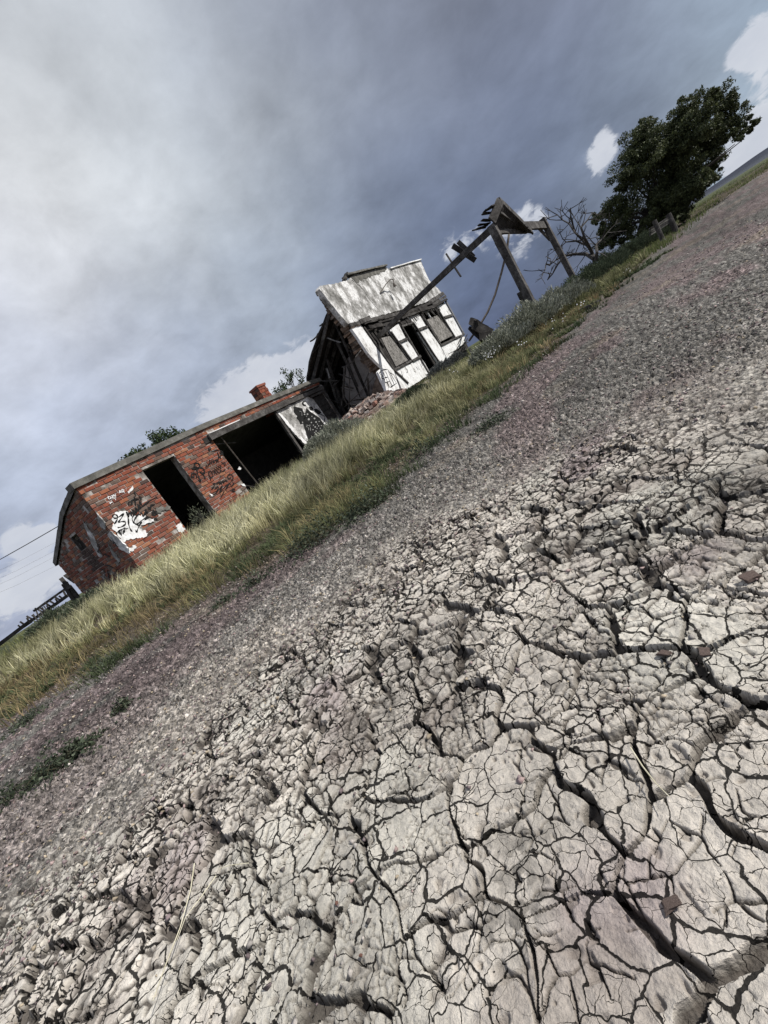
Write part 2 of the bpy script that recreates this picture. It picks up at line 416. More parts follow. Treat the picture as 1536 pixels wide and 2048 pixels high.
# how strongly the mud is cracked here
lim_y = np.interp(x, [-3, -1.5, -0.93, -0.4, 0.05, 0.5, 0.95, 1.6, 3], [0.5, 0.95, 1.3, 1.72, 1.88, 1.98, 1.75, 1.2, 0.9])
clay = sstep(-0.28, 0.14, lim_y - y + 0.45 * fbm(x, y, 1.6, 21, 4)) * sstep(-2.6, -0.9, x)
clay = clay * (1 - 0.6 * sstep(0.62, 1.2, x + 0.25 * vnoise(x, y, 2.5, 15)))
wx = x + 0.055 * fbm(x, y, 6.0, 41, 3) + 0.018 * fbm(x, y, 22, 43, 2)
wy = y + 0.055 * fbm(x, y, 6.0, 51, 3) + 0.018 * fbm(x, y, 22, 53, 2)
dA, iA, jA, oxA, oyA = voro(wx, wy, 0.135, 1)
dB, iB, jB, oxB, oyB = voro(wx + 0.010 * vnoise(x, y, 70, 8), wy + 0.010 * vnoise(x, y, 70, 9), 0.047, 2)
wx2 = x + 0.012 * fbm(x, y, 40, 61, 3); wy2 = y + 0.012 * fbm(x, y, 40, 63, 3)
dC, iC, jC, oxC, oyC = voro(wx2, wy2, 0.017, 3)
dG, iG, jG, oxG, oyG = voro(x, y, 0.013, 4)
mid = sstep(0.55, 1.35, r)                                  # small curled flakes farther out
# main cracks: width differs along each
aw = np.clip(0.0034 + 0.011 * (fbm(x, y, 4.5, 71, 2) + 0.00), 0.0017, 0.010) * (0.85 + 0.65 * mid)
wall = 0.0012 + 0.002 * (vnoise(x, y, 30, 73) + 0.5)
fA = 1 - sstep(aw, aw + wall, dA)
bw = np.clip(0.0055 * (fbm(x, y, 9, 75, 3) + 0.10), -0.002, 0.0017) + 0.0024 * mid
fB = np.where(bw > 0, 1 - sstep(bw, bw + 0.0013, dB), 0)
cw = np.clip(0.0045 * (fbm(x, y, 6, 79, 3) - 0.10), -0.001, 0.0009) * (1 - .5 * mid)
fC = np.where(cw > 0, 1 - sstep(cw, cw + 0.0010, dC), 0)
hcell = lambda i, j, s: h2(i, j, s) - 0.5
tiltA = 0.035 * (hcell(iA, jA, 91) * oxA + hcell(iA, jA, 92) * oyA) * 2
lift = 0.0035 * hcell(iA, jA, 93)
tiltB = (0.03 + 0.07 * mid) * (hcell(iB, jB, 94) * oxB + hcell(iB, jB, 95) * oyB) * 2 * np.clip(0.5 + 1.4 * fbm(x, y, 3, 99, 2), 0.1, 1)
liftB = (0.0004 + 0.0024 * mid) * hcell(iB, jB, 96)
curl = 0.0030 * np.exp(-np.maximum(dA - aw, 0) / 0.010) + (0.0003 + 0.0010 * mid) * np.exp(-np.maximum(dB, 0) / 0.008) * np.clip(0.5 + 2 * fbm(x, y, 3, 99, 2), 0, 1)
skin = 0.0012 * fbm(x, y, 16, 102, 2) + 0.0011 * fbm(x, y, 44, 101, 3) + 0.0009 * vnoise(x, y, 210, 103) + 0.0006 * vnoise(x, y, 420, 104)
pit = -0.0050 * sstep(0.27, 0.40, vnoise(x, y, 78, 105)) * (vnoise(x, y, 9, 115) > -0.12) - 0.002 * sstep(0.33, 0.45, vnoise(x, y, 140, 106))
lumps = 0.0035 * sstep(0.05, 0.4, fbm(x, y, 7, 107, 3)) * vnoise(x, y, 38, 108)          # broken crumbly spots
zc = tiltA + lift + tiltB + liftB + curl + skin + pit + lumps - fB * (0.007 - 0.003 * mid) - fC * 0.0032
zc = zc * (1 - fA * 0.8) - fA * (0.018 + 0.008 * hcell(iA, jA, 97)) + fA * 0.006 * fbm(x, y, 60, 109, 3)
# loose gravel and crumbs
dome = np.sqrt(np.clip(1 - (oxG ** 2 + oyG ** 2) / (0.0065 ** 2), 0, 1))
sp = np.clip((r * r + 0.3) / 290.0, 0.0015, 0.02)           # grid pitch, coarse relief where the grid is coarse
zg = dome * (0.0012 + 0.0055 * h2(iG, jG, 111)) + 0.010 * fbm(x, y, 12, 113, 3) + 0.006 * fbm(x, y, 45, 114, 2) + 0.9 * sp * (rng.random(len(x)) - 0.5)
hz = zg * (1 - clay) + zc * clay
gzv = macro(gx, gy)
far_rough = np.zeros_like(gx)
far_rough[~near] = np.clip(gr[~near] / 700.0, 0, 0.03) * (rng.random((~near).sum()) - 0.5) * 2
gzv = gzv + far_rough
fade = 1 - sstep(6.0, 7.0, r)
gzv[near] = gzv[near] + hz * fade
# soil colour, with crack shade and distance haze painted in
def mixc_(a, b, t): return a * (1 - t)[:, None] + b * t[:, None]
col = np.zeros((len(gx), 3))
C = lambda *v: np.array([v])
n_big = fbm(gx, gy, 0.55, 121, 4); n_med = fbm(gx, gy, 2.2, 122, 4)
streak = fbm(gx * 0.80 - gy * 0.60, (gx * 0.60 + gy * 0.80) * 0.16, 2.6, 123, 4)   # wheel-worn bands along the road
pink = sstep(0.02, 0.28, streak + 0.5 * n_med + 0.10)
base = mixc_(C(0.112, 0.106, 0.096) + 0 * col, C(0.125, 0.100, 0.096) + 0 * col, pink)
tan_ = sstep(0.1, 0.4, fbm(gx, gy, 1.3, 125, 3)); base = mixc_(base, C(0.19, 0.16, 0.125) + 0 * col, 0.55 * tan_)
t_v = verge(gx, gy)
ly_ = np.interp(gx, [-3, -1.5, -0.93, -0.4, 0.05, 0.5, 0.95, 1.6, 3], [0.5, 0.95, 1.3, 1.72, 1.88, 1.98, 1.75, 1.2, 0.9])
silt = sstep(-1.3, 0.15, ly_ - gy + 0.9 * fbm(gx, gy, 1.1, 141, 4)) * (gr < 5)
base = mixc_(base, C(0.36, 0.33, 0.295) + 0 * col, 0.50 * silt)
soil = C(0.085, 0.068, 0.048) + 0 * col
band_ = fbm(gx * 0.80 - gy * 0.60, (gx * 0.60 + gy * 0.80) * 0.10, 1.9, 143, 3); base = base * (1 + .55 * band_)[:, None]
base = mixc_(base, soil, sstep(-0.3, 0.7, t_v + .4 * vnoise(gx, gy, 3.0, 88)))
base = mixc_(base, C(0.075, 0.085, 0.045) + 0 * col, sstep(3, 9, t_v))          # low green cover farther into the verge
gvl = h2(iG, jG, 131)[:, None]; gvh = h2(iG, jG, 132)[:, None]
gcol = base[near] * (0.45 + 1.15 * gvl ** 1.3) * np.where(gvh > 0.93, 1.7, 1.0)
clc = C(0.545, 0.500, 0.438) * (0.95 + 0.11 * h2(iB, jB, 133)[:, None]) * (0.93 + 0.14 * h2(iA, jA, 134)[:, None])
st2 = sstep(0.20, 0.50, fbm(x, y, 2.4, 135, 4)); clc = clc * (1 - st2[:, None]) + C(0.33, 0.275, 0.265) * st2[:, None]
st3 = sstep(0.16, 0.36, fbm(x, y, 9, 137, 3)); clc = clc * (1 - 0.5 * st3[:, None]) + C(0.25, 0.21, 0.185) * 0.5 * st3[:, None]
gr2 = sstep(0.05, 0.35, fbm(x, y, 3.1, 139, 3)); clc = clc * (1 - 0.22 * gr2[:, None]) + C(0.50, 0.52, 0.45) * 0.22 * gr2[:, None]
spt = sstep(0.27, 0.42, vnoise(x, y, 78, 105)) * (vnoise(x, y, 9, 115) > -0.12); clc = clc * (1 - 0.45 * spt[:, None]) + C(0.13, 0.105, 0.09) * 0.45 * spt[:, None]
clc = clc * (1 + .42 * fbm(x, y, 1.3, 151, 3) + .20 * fbm(x, y, 5.5, 153, 3))[:, None]
deep = np.clip(1.15 * fA + 1.0 * fB + 0.55 * fC, 0, 1)[:, None]; clc = clc * (1 - 0.85 * deep) + C(0.040, 0.032, 0.027) * 0.85 * deep       # shade inside the cracks, painted into the clay colour
crumb = sstep(0.05, 0.4, fbm(x, y, 7, 107, 3))[:, None]; clc = clc * (1 - 0.6 * crumb * gvl)
col[:] = base * (0.75 + 0.5 * rng.random(len(gx)))[:, None]
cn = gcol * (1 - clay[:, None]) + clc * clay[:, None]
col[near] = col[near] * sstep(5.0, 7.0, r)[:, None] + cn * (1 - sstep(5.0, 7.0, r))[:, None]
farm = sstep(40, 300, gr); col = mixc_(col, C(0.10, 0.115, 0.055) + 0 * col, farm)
farm = sstep(500, 1600, gr); col = mixc_(col, C(0.085, 0.095, 0.11) + 0 * col, farm)  # distance haze put into the colour: far plain turns bluish
farm = sstep(2300, 2600, gr); col = mixc_(col, C(0.028, 0.034, 0.055) + 0 * col, farm)  # far ridge: painted haze, a dark blue in the ground colour

grv = np.ones(len(gx)); grv[near] = 1 - clay; grv *= 1 - .6 * sstep(.3, 1.5, t_v)
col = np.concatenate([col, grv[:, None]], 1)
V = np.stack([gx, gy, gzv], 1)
ii, jj = np.meshgrid(np.arange(NR - 1), np.arange(NT), indexing='ij')
j2 = (jj + 1) % NT
Q = np.stack([ii * NT + jj, ii * NT + j2, (ii + 1) * NT + j2, (ii + 1) * NT + jj], -1).reshape(-1, 4)[:, ::-1]
# plates of dried mud: every face above the crack floor that belongs to one main cell
cellkey = np.full(len(gx), -1, np.int64)
ck = (iA + 5000) * 20000 + (jA + 5000)
ok = (fA < 0.5) & (clay > 0.55) & (r < 3.2)
cellkey[np.where(near)[0][ok]] = ck[ok]
qk = cellkey[Q]
same = (qk[:, 0] == qk[:, 1]) & (qk[:, 0] == qk[:, 2]) & (qk[:, 0] == qk[:, 3]) & (qk[:, 0] >= 0)
fk = np.where(same, qk[:, 0], -1)
inview = (np.abs(np.arctan2(gx[Q[:, 0]], gy[Q[:, 0]])) < R(66))
fk = np.where(inview, fk, -1)
keys, cnt = np.unique(fk[fk >= 0], return_counts=True)
order = np.argsort(-cnt)[:290]
keep = set(keys[order][cnt[order] > 60].tolist())

def quick_mesh(name, verts, faces, mats, cols=None, smooth=True, dom='POINT'):
    me = bpy.data.meshes.new(name)
    nv, nf, k = len(verts), len(faces), faces.shape[1]
    me.vertices.add(nv); me.vertices.foreach_set('co', np.ascontiguousarray(verts, np.float32).ravel())
    me.loops.add(nf * k); me.loops.foreach_set('vertex_index', np.ascontiguousarray(faces, np.int32).ravel())
    me.polygons.add(nf)
    me.polygons.foreach_set('loop_start', np.arange(0, nf * k, k, dtype=np.int32))
    for m in (mats if isinstance(mats, list) else [mats]): me.materials.append(m)
    me.update(calc_edges=True)
    if smooth: me.shade_smooth()
    if cols is not None:
        a = me.attributes.new('Col', 'FLOAT_COLOR', dom)
        c4 = np.ones((len(cols), 4), np.float32); c4[:, :cols.shape[1]] = cols
        a.data.foreach_set('color', c4.ravel())
    return me

def soil_material():
    m = bpy.data.materials.new('dry_clay_soil'); m.use_nodes = True; t = m.node_tree; t.nodes.clear()
    A = t.nodes.new; K = t.links.new
    out = A('ShaderNodeOutputMaterial'); bs = A('ShaderNodeBsdfPrincipled'); K(bs.outputs[0], out.inputs['Surface'])
    geo = A('ShaderNodeNewGeometry'); at_ = A('ShaderNodeAttribute'); at_.attribute_name = 'Col'
    def noise_(s, d=6, rr=0.6):
        n = A('ShaderNodeTexNoise'); n.inputs['Scale'].default_value = s; n.inputs['Detail'].default_value = d; n.inputs['Roughness'].default_value = rr
        K(geo.outputs['Position'], n.inputs['Vector']); return n.outputs['Fac']
    def mm(op, a, b):
        n = A('ShaderNodeMath'); n.operation = op
        for i, v in enumerate((a, b)):
            if isinstance(v, (int, float)): n.inputs[i].default_value = v
            else: K(v, n.inputs[i])
        return n.outputs[0]
    f1 = noise_(55, 7, 0.68); f2 = noise_(420, 4); f3 = noise_(9, 5)
    vo = A('ShaderNodeTexVoronoi'); vo.inputs['Scale'].default_value = 95; K(geo.outputs['Position'], vo.inputs['Vector'])
    s_ = mm('ADD', mm('MULTIPLY', mm('SUBTRACT', f1, 0.5), 1.0), mm('MULTIPLY', mm('SUBTRACT', f2, 0.5), 0.5))
    s_ = mm('ADD', s_, mm('MULTIPLY', mm('SUBTRACT', f3, 0.5), 0.35))
    tot = None
    for sc_, am in ((16, .35), (42, .8), (105, .8)):
        vv_ = A('ShaderNodeTexVoronoi'); vv_.inputs['Scale'].default_value = sc_; vv_.inputs['Randomness'].default_value = 1; K(geo.outputs['Position'], vv_.inputs['Vector'])
        sp2 = A('ShaderNodeSeparateColor'); K(vv_.outputs['Color'], sp2.inputs[0])
        q_ = mm('MULTIPLY', mm('SUBTRACT', mm('POWER', sp2.outputs[0], 1.6), .38), am)
        tot = q_ if tot is None else mm('ADD', tot, q_)
    tot = mm('MULTIPLY', tot, at_.outputs['Alpha'])
    k = mm('MAXIMUM', mm('ADD', mm('ADD', s_, 1.0), tot), 0.12)
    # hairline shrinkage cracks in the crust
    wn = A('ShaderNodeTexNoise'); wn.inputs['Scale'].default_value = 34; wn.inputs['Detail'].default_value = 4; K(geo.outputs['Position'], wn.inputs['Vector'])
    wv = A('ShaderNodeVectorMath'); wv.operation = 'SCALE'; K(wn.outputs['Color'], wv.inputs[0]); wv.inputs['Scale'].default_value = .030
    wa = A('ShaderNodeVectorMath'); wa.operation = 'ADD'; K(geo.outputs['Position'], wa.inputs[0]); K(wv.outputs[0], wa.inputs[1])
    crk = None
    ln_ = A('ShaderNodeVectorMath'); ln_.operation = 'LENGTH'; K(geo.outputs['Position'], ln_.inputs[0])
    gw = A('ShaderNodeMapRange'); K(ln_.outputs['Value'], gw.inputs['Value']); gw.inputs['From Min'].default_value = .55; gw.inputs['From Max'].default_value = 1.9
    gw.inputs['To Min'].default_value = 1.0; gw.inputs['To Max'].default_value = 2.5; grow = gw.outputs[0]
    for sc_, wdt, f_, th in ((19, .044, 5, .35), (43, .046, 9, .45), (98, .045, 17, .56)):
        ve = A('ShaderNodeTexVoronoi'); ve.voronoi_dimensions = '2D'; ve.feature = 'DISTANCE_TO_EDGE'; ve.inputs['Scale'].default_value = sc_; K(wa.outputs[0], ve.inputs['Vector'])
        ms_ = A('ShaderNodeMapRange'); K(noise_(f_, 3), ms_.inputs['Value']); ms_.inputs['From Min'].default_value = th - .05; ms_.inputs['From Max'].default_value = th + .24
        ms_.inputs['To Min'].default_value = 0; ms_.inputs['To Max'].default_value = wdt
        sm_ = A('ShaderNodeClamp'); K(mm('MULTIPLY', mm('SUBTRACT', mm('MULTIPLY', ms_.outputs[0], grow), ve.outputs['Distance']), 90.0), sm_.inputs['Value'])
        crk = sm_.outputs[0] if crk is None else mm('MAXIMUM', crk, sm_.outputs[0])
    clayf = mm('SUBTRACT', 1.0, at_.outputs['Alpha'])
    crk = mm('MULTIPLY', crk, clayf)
    k = mm('MULTIPLY', k, mm('SUBTRACT', 1.0, mm('MULTIPLY', crk, .94)))  # shade of the hairline cracks painted into the base colour
    v = A('ShaderNodeVectorMath'); v.operation = 'SCALE'; K(at_.outputs['Color'], v.inputs[0]); K(k, v.inputs['Scale'])
    K(v.outputs[0], bs.inputs['Base Color'])
    bs.inputs['Roughness'].default_value = 0.95; bs.inputs['Specular IOR Level'].default_value = 0.12
    hsum = mm('ADD', mm('MULTIPLY', f1, 0.9), mm('MULTIPLY', f2, 0.22))
    hsum = mm('ADD', hsum, mm('MULTIPLY', vo.outputs['Distance'], -0.35))
    hsum = mm('ADD', hsum, mm('MULTIPLY', crk, -1.2))
    bp = A('ShaderNodeBump'); bp.inputs['Strength'].default_value = 1.0; bp.inputs['Distance'].default_value = 0.006
    vg = A('ShaderNodeTexVoronoi'); vg.inputs['Scale'].default_value = 62; K(geo.outputs['Position'], vg.inputs['Vector'])
    hsum = mm('ADD', hsum, mm('MULTIPLY', mm('MULTIPLY', vg.outputs['Distance'], -2.2), at_.outputs['Alpha']))
    K(hsum, bp.inputs['Height']); K(bp.outputs[0], bs.inputs['Normal'])
    return m
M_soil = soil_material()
kept_mask = np.isin(fk, np.array(sorted(keep)))
gq = Q[~kept_mask]
used = np.zeros(len(gx), bool); used[gq.ravel()] = True
remap = np.cumsum(used) - 1
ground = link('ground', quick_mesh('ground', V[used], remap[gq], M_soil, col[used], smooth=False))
tag(ground, label='pale cracked clay and purplish gravel ground running out to the horizon', kind='structure')
pf = np.where(kept_mask)[0]; srt = pf[np.argsort(fk[pf], kind='stable')]
bounds = np.flatnonzero(np.diff(fk[srt])) + 1
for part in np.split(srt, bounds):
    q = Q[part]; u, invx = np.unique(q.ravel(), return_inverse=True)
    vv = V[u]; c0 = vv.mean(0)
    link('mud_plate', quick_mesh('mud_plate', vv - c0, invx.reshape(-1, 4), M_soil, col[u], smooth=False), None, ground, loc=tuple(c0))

# ------------------------------------------------------------------ brick garage building
AZ_B = R(36.5)
aB = azel(215, 1055)[0]
B0 = Vector((12 * math.sin(aB), 12 * math.cos(aB), 0))
def frame_of(azm):
    d = Vector((math.sin(azm), math.cos(azm), 0)); return d, Vector((-d.y, d.x, 0))
def facade_xy(pts, off, k, org, azm, depth=0.0, side=False):
    """survey points of a wall: its own (x, z) along the facade, or (y, z) along the side wall"""
    d, yd = frame_of(azm); out = []
    n_ = d if side else yd; p0 = org + (Vector((0, 0, 0)) if side else yd * depth)
    for a, b in pts:
        r_ = direction(off[0] + a / k, off[1] + b / k); o = Vector((0, 0, CAM_H))
        p = o + r_ * ((p0 - o).dot(n_) / r_.dot(n_))
        out.append(((p - org).dot(yd if side else d), p.z))
    return out
brick = empty('brick_building', B0, math.pi / 2 - AZ_B, label='low red brick garage building with graffiti, an empty doorway and a wide dark bay', cat='building')
ZG = 0.12
def ztop(x_): return float(np.interp(x_, [0, 4, 7.2, 9.9, 10.5], [2.545, 2.645, 2.64, 2.60, 2.56]))
BW = 0.25
w = MB()
def slabz(x0, x1, z0, z1f, y0=0.014, y1=BW):
    n = max(1, int((x1 - x0) / 1.0))
    for k in range(n):
        a = x0 + (x1 - x0) * k / n; b = x0 + (x1 - x0) * (k + 1) / n
        za = ztop(a) if z1f is None else z1f; zb = ztop(b) if z1f is None else z1f
        w.add([(a, y0, z0), (b, y0, z0), (b, y1, z0), (a, y1, z0), (a, y0, za), (b, y0, zb), (b, y1, zb), (a, y1, za)],
              [(0, 1, 5, 4), (1, 2, 6, 5), (2, 3, 7, 6), (3, 0, 4, 7), (4, 5, 6, 7), (3, 2, 1, 0)])
slabz(0.014, 1.58, ZG - 0.3, None); slabz(1.58, 2.62, 2.31, None); slabz(2.62, 4.03, ZG - 0.3, None)
slabz(4.03, 10.3, 2.45, None); slabz(10.22, 10.4, ZG - 0.3, 2.45)
w.build('wall', M_mortar, brick)
# side wall with its small window
def zside(y_): return float(np.interp(y_, [0, 1.27, 3.5], [2.545, 2.30, 1.52]))
w = MB()
def sideslab(y0, y1, z0, z1f):
    n = max(1, int((y1 - y0) / 0.5))
    for k in range(n):
        a = y0 + (y1 - y0) * k / n; b = y0 + (y1 - y0) * (k + 1) / n
        za = zside(a) if z1f is None else z1f; zb = zside(b) if z1f is None else z1f
        w.add([(0.014, a, z0), (0.014, b, z0), (BW, b, z0), (BW, a, z0), (0.014, a, za), (0.014, b, zb), (BW, b, zb), (BW, a, za)],
              [(3, 2, 1, 0), (0, 1, 5, 4), (1, 2, 6, 5), (2, 3, 7, 6), (3, 0, 4, 7), (4, 5, 6, 7)])
sideslab(BW, 1.45, ZG - 0.3, None); sideslab(1.45, 1.87, ZG - 0.3, 1.42); sideslab(1.45, 1.87, 1.83, None); sideslab(1.87, 3.45, ZG - 0.3, None)
w.build('side_wall', M_mortar, brick)
# bricks: candidates on the facade and the side
BH, BL_, PITCHZ, PITCHX = 0.081, 0.224, 0.0965, 0.240
variants = []
BC = [(0.27, 0.083, 0.048), (0.24, 0.070, 0.042), (0.32, 0.115, 0.062), (0.19, 0.064, 0.043), (0.15, 0.088, 0.066), (0.26, 0.100, 0.068), (0.17, 0.115, 0.090), (0.085, 0.055, 0.046), (0.34, 0.15, 0.085), (0.22, 0.082, 0.055)]
BC = [(a * .90, b * .95, c * .98) for a, b, c in BC]
r_b = random.Random(3)
def brick_poly(mb, L_, H_, c):
    j = lambda a: r_b.uniform(-a, a)
    b = 0.006
    o_ = [(-L_ / 2 + j(.003), -H_ / 2 + j(.003)), (L_ / 2 + j(.003), -H_ / 2 + j(.003)), (L_ / 2 + j(.003), H_ / 2 + j(.003)), (-L_ / 2 + j(.003), H_ / 2 + j(.003))]
    vs = [(a, 0.03, e) for a, e in o_] + [(a, 0.006, e) for a, e in o_] + [(a * (1 - 2 * b / L_), j(.0015), e * (1 - 2 * b / H_)) for a, e in o_]
    fs = [(8, 9, 10, 11)]
    for i in range(4):
        q = (i + 1) % 4; fs += [(i, q, q + 4, i + 4), (i + 4, q + 4, q + 8, i + 8)]
    mb.add(vs, fs, c)
for c in BC:
    mb = MB(); brick_poly(mb, BL_, BH, c); variants.append(mb.mesh('brick', M_brick))
cand = []
def lay(x0, x1, row, z, wallside, dark=False):
    off_ = (row % 2) * PITCHX / 2 + r_b.uniform(-.01, .01)
    k = math.floor((x0 - off_) / PITCHX)
    while True:
        a = max(x0, off_ + k * PITCHX); b = min(x1, off_ + (k + 1) * PITCHX - (PITCHX - BL_))
        if off_ + k * PITCHX > x1: break
        if b - a > 0.05: cand.append(((a + b) / 2, z, b - a, wallside, dark))
        k += 1
row = 0; z = 0.20
while z < 2.66:
    zt = z + BH / 2
    for (a, b) in ((0.0, 1.575), (1.575, 2.625), (2.625, 4.025), (4.025, 10.3)):
        if a > 1.5 and a < 2 and z - BH / 2 < 2.31: continue
        if a > 4 and z - BH / 2 < 2.45: continue
        bb = b
        while bb > a and zt > ztop(bb) + 0.02: bb -= 0.2
        aa = a
        while aa < bb and zt > ztop(aa) + 0.02: aa += 0.2
        if bb > aa: lay(aa, bb, row, z, 0)
    if 3.72 < 4: pass
    e = 3.43
    while e > 0.2 and zt > zside(e) - 0.02: e -= 0.05
    if zt < 2.50:
        if z - BH / 2 < 1.85 and zt > 1.41:
            if e > 0.1: lay(0.03, min(e, 1.44), row, z, 1)
            if e > 1.9: lay(1.88, e, row, z, 1)
        else: lay(0.03, e, row, z, 1)
    # brown bricks on the reveal of the bay
    row += 1; z += PITCHZ
bworld = []
dB_, yB_ = frame_of(AZ_B)
for c in cand:
    p = B0 + (dB_ * c[0] if c[3] == 0 else yB_ * c[0]); bworld.append(math.hypot(p.x, p.y) * (1.0 if c[3] == 0 else 1.03))
idx = sorted(range(len(cand)), key=lambda i: bworld[i])
rest = MB(); nb = 0
for i in idx:
    cx, cz, ln, ws, dk = cand[i]
    if r_b.random() < 0.04 and nb > 5: continue                   # a few have fallen out
    prot = r_b.uniform(-0.004, 0.005) - (0.012 if r_b.random() < .12 else 0)
    vi = r_b.choices(range(10), [5, 5, 3.4, 4, 2.2, 4, 2.0, 1.0, 1.6, 4])[0]
    if ws == 0 and cz > 1.2 and cz < 2.0 and 0.5 < cx < 1.4 and r_b.random() < .6: vi = r_b.choice([4, 6, 5, 3])
    if ws == 1: vi = r_b.choice([3, 9, 6, 5, 8, 6, 5])
    if ws == 1 and 1.35 < cx < 1.95 and 0.8 < cz < 1.38: vi = 7
    if nb < 299:
        o_ = link('brick', variants[vi], None, brick)
        o_.location = (cx, -prot, cz) if ws == 0 else (-prot, cx, cz)
        o_.scale = (ln / BL_, 1, 1)
        o_.rotation_euler = (r_b.uniform(-.03, .03), r_b.uniform(-.016, .016), (0 if ws == 0 else -math.pi / 2) + r_b.uniform(-.01, .01))
        nb += 1
    else:
        t_ = MB(); brick_poly(t_, ln, BH, BC[vi])
        vs = [((v[0] + cx, v[1] - prot, v[2] + cz) if ws == 0 else (v[1] - prot, cx - v[0], v[2] + cz)) for v in t_.v]
        rest.add(vs, t_.f, BC[vi])
rest.build('brickwork', M_brick, brick, kind='stuff')
# broken corner, concrete coping
cp = MB()
xs = np.linspace(-0.06, 10.5, 26)
prev = None
for k in range(len(xs) - 1):
    a, b = xs[k], xs[k + 1]
    th_a, th_b = 0.15, 0.15
    za, zb = ztop(a), ztop(b)
    j1, j2_ = (0, 0)
    if k in (0,): j1 = 0
    cp.add([(a, -0.045, za), (b, -0.045, zb), (b, BW + .04, zb), (a, BW + .04, za), (a, -0.045 + .01, za + th_a), (b, -0.045 + .01, zb + th_b), (b, BW + .04, zb + th_b), (a, BW + .04, za + th_a)],
           [(0, 1, 5, 4), (2, 3, 7, 6), (4, 5, 6, 7), (3, 2, 1, 0)] + ([(3, 0, 4, 7)] if k == 0 else []) + ([(1, 2, 6, 5)] if k == len(xs) - 2 else []), (1, 1, 1))
cp.build('coping', M_conc, brick)
cp = MB()
ys = [-0.044, 0.6, 1.27, 2.0, 2.75, 3.52]
for k in range(len(ys) - 1):
    a, b = ys[k], ys[k + 1]; za, zb = zside(a) - .004, zside(b) - .004; a_, b_ = max(a, BW + 0.045), b
    cp.add([(-0.05, a, za), (-0.05, b, zb), (BW, b, zb), (BW, a_, za), (-0.045, a, za + .14), (-0.045, b, zb + .13), (BW, b, zb + .13), (BW, a_, za + .14)],
           [(4, 5, 1, 0), (1, 5, 6, 2), (3, 2, 6, 7), (4, 7, 6, 5)][:4], (1, 1, 1))
cp.add([(-0.05, 3.52, zside(3.5)), (BW, 3.52, zside(3.5)), (BW, 3.52, zside(3.5) + .13), (-0.045, 3.52, zside(3.5) + .13)], [(0, 3, 2, 1)])
cp.build('side_coping', M_conc, brick)
# roof, back, floor: closes the dark inside
rf = MB()
rf.add([(BW, BW, 2.52), (10.2, BW, 2.55), (10.2, 3.5, 1.62), (BW, 3.5, 1.50), (BW, BW, 2.60), (10.2, BW, 2.63), (10.2, 3.5, 1.70), (BW, 3.5, 1.58)], [(0, 1, 2, 3), (7, 6, 5, 4), (0, 4, 5, 1), (3, 2, 6, 7), (0, 3, 7, 4), (1, 5, 6, 2)])
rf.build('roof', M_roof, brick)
rf = MB(); rf.box(BW, 10.24, 3.3, 3.45, -0.2, 1.64); rf.build('rear_wall', M_inwall, brick)
rf = MB(); rf.add([(x_, y_, z_) for x_ in (10.2, 10.4) for y_, z_ in ((BW + .005, -.2), (3.5, -.2), (3.5, 1.68), (BW + .005, 2.58))], [(0, 1, 2, 3), (7, 6, 5, 4), (0, 4, 5, 1), (1, 5, 6, 2), (2, 6, 7, 3), (3, 7, 4, 0)]); rf.build('end_wall', M_inwall, brick)
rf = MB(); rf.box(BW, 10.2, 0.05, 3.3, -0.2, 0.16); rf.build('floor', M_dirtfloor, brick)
rf = MB(); rf.box(3.85, 4.0, BW, 3.3, 0.16, 1.6); rf.build('partition', M_inwall, brick)
# brown brick reveal of the bay
rv = MB()
for k in range(15):
    zz_ = 0.36 + k * 0.124
    for q in range(2):
        c = r_b.choice([(0.16, 0.12, 0.09), (0.12, 0.09, 0.07), (0.2, 0.16, 0.12)])
        rv.box(4.02, 4.045 + r_b.uniform(0, .012), 0.03 + q * 0.11, 0.125 + q * 0.11, zz_, zz_ + 0.105, c, 0.004)
rv.build('reveal_bricks', M_brick, brick, kind='stuff')
# timber lintel
lt = MB(); lt.beam((3.93, -0.02, 2.345), (7.85, -0.02, 2.345), 0.17, 0.19, side=(0, 1, 0), jit=.006, n=6); o_ = lt.build('lintel', M_wood, brick)
lt = MB(); lt.beam((7.87, -0.01, 2.33), (10.32, -0.01, 2.30), 0.15, 0.15, side=(0, 1, 0), jit=.006, n=4); lt.build('lintel', M_wood, brick)
lt = MB(); lt.beam((4.0, -0.03, 2.455), (5.35, -0.03, 2.455), 0.11, 0.022, side=(0, 1, 0), jit=.004, n=3); lt.build('lintel_flashing', M_white, brick)
lt = MB(); lt.prism(rag([(3.70, 2.24), (3.96, 2.24), (3.94, 2.43), (3.74, 2.41)], .05, .015, 4), -0.012, 0.0); lt.build('lintel_socket', M_dark, brick)
lt = MB(); lt.box(9.25, 10.35, -0.03, 0.06, 2.13, 2.21, jit=.006); lt.build('door_head', M_wood, brick)
lt = MB(); lt.beam((4.40, 0.05, 2.25), (4.47, -0.05, 0.30), 0.03, 0.03, jit=.002, n=4); lt.build('door_track', M_metal, brick)
lt = MB(); lt.beam((4.10, 0.10, 2.12), (5.05, 0.35, 1.93), 0.035, 0.035, jit=.002); lt.build('loose_strut', M_wood, brick)
lt = MB(); lt.beam((7.06, 0.02, 2.24), (7.10, 0.02, 0.15), 0.10, 0.09, side=(1, 0, 0), jit=.006, n=5); lt.build('bay_post', M_wood, brick)
lt = MB(); lt.beam((10.26, 0.0, 2.12), (10.30, 0.0, 0.15), 0.09, 0.09, side=(1, 0, 0), jit=.005, n=4); lt.build('bay_post', M_wood, brick)
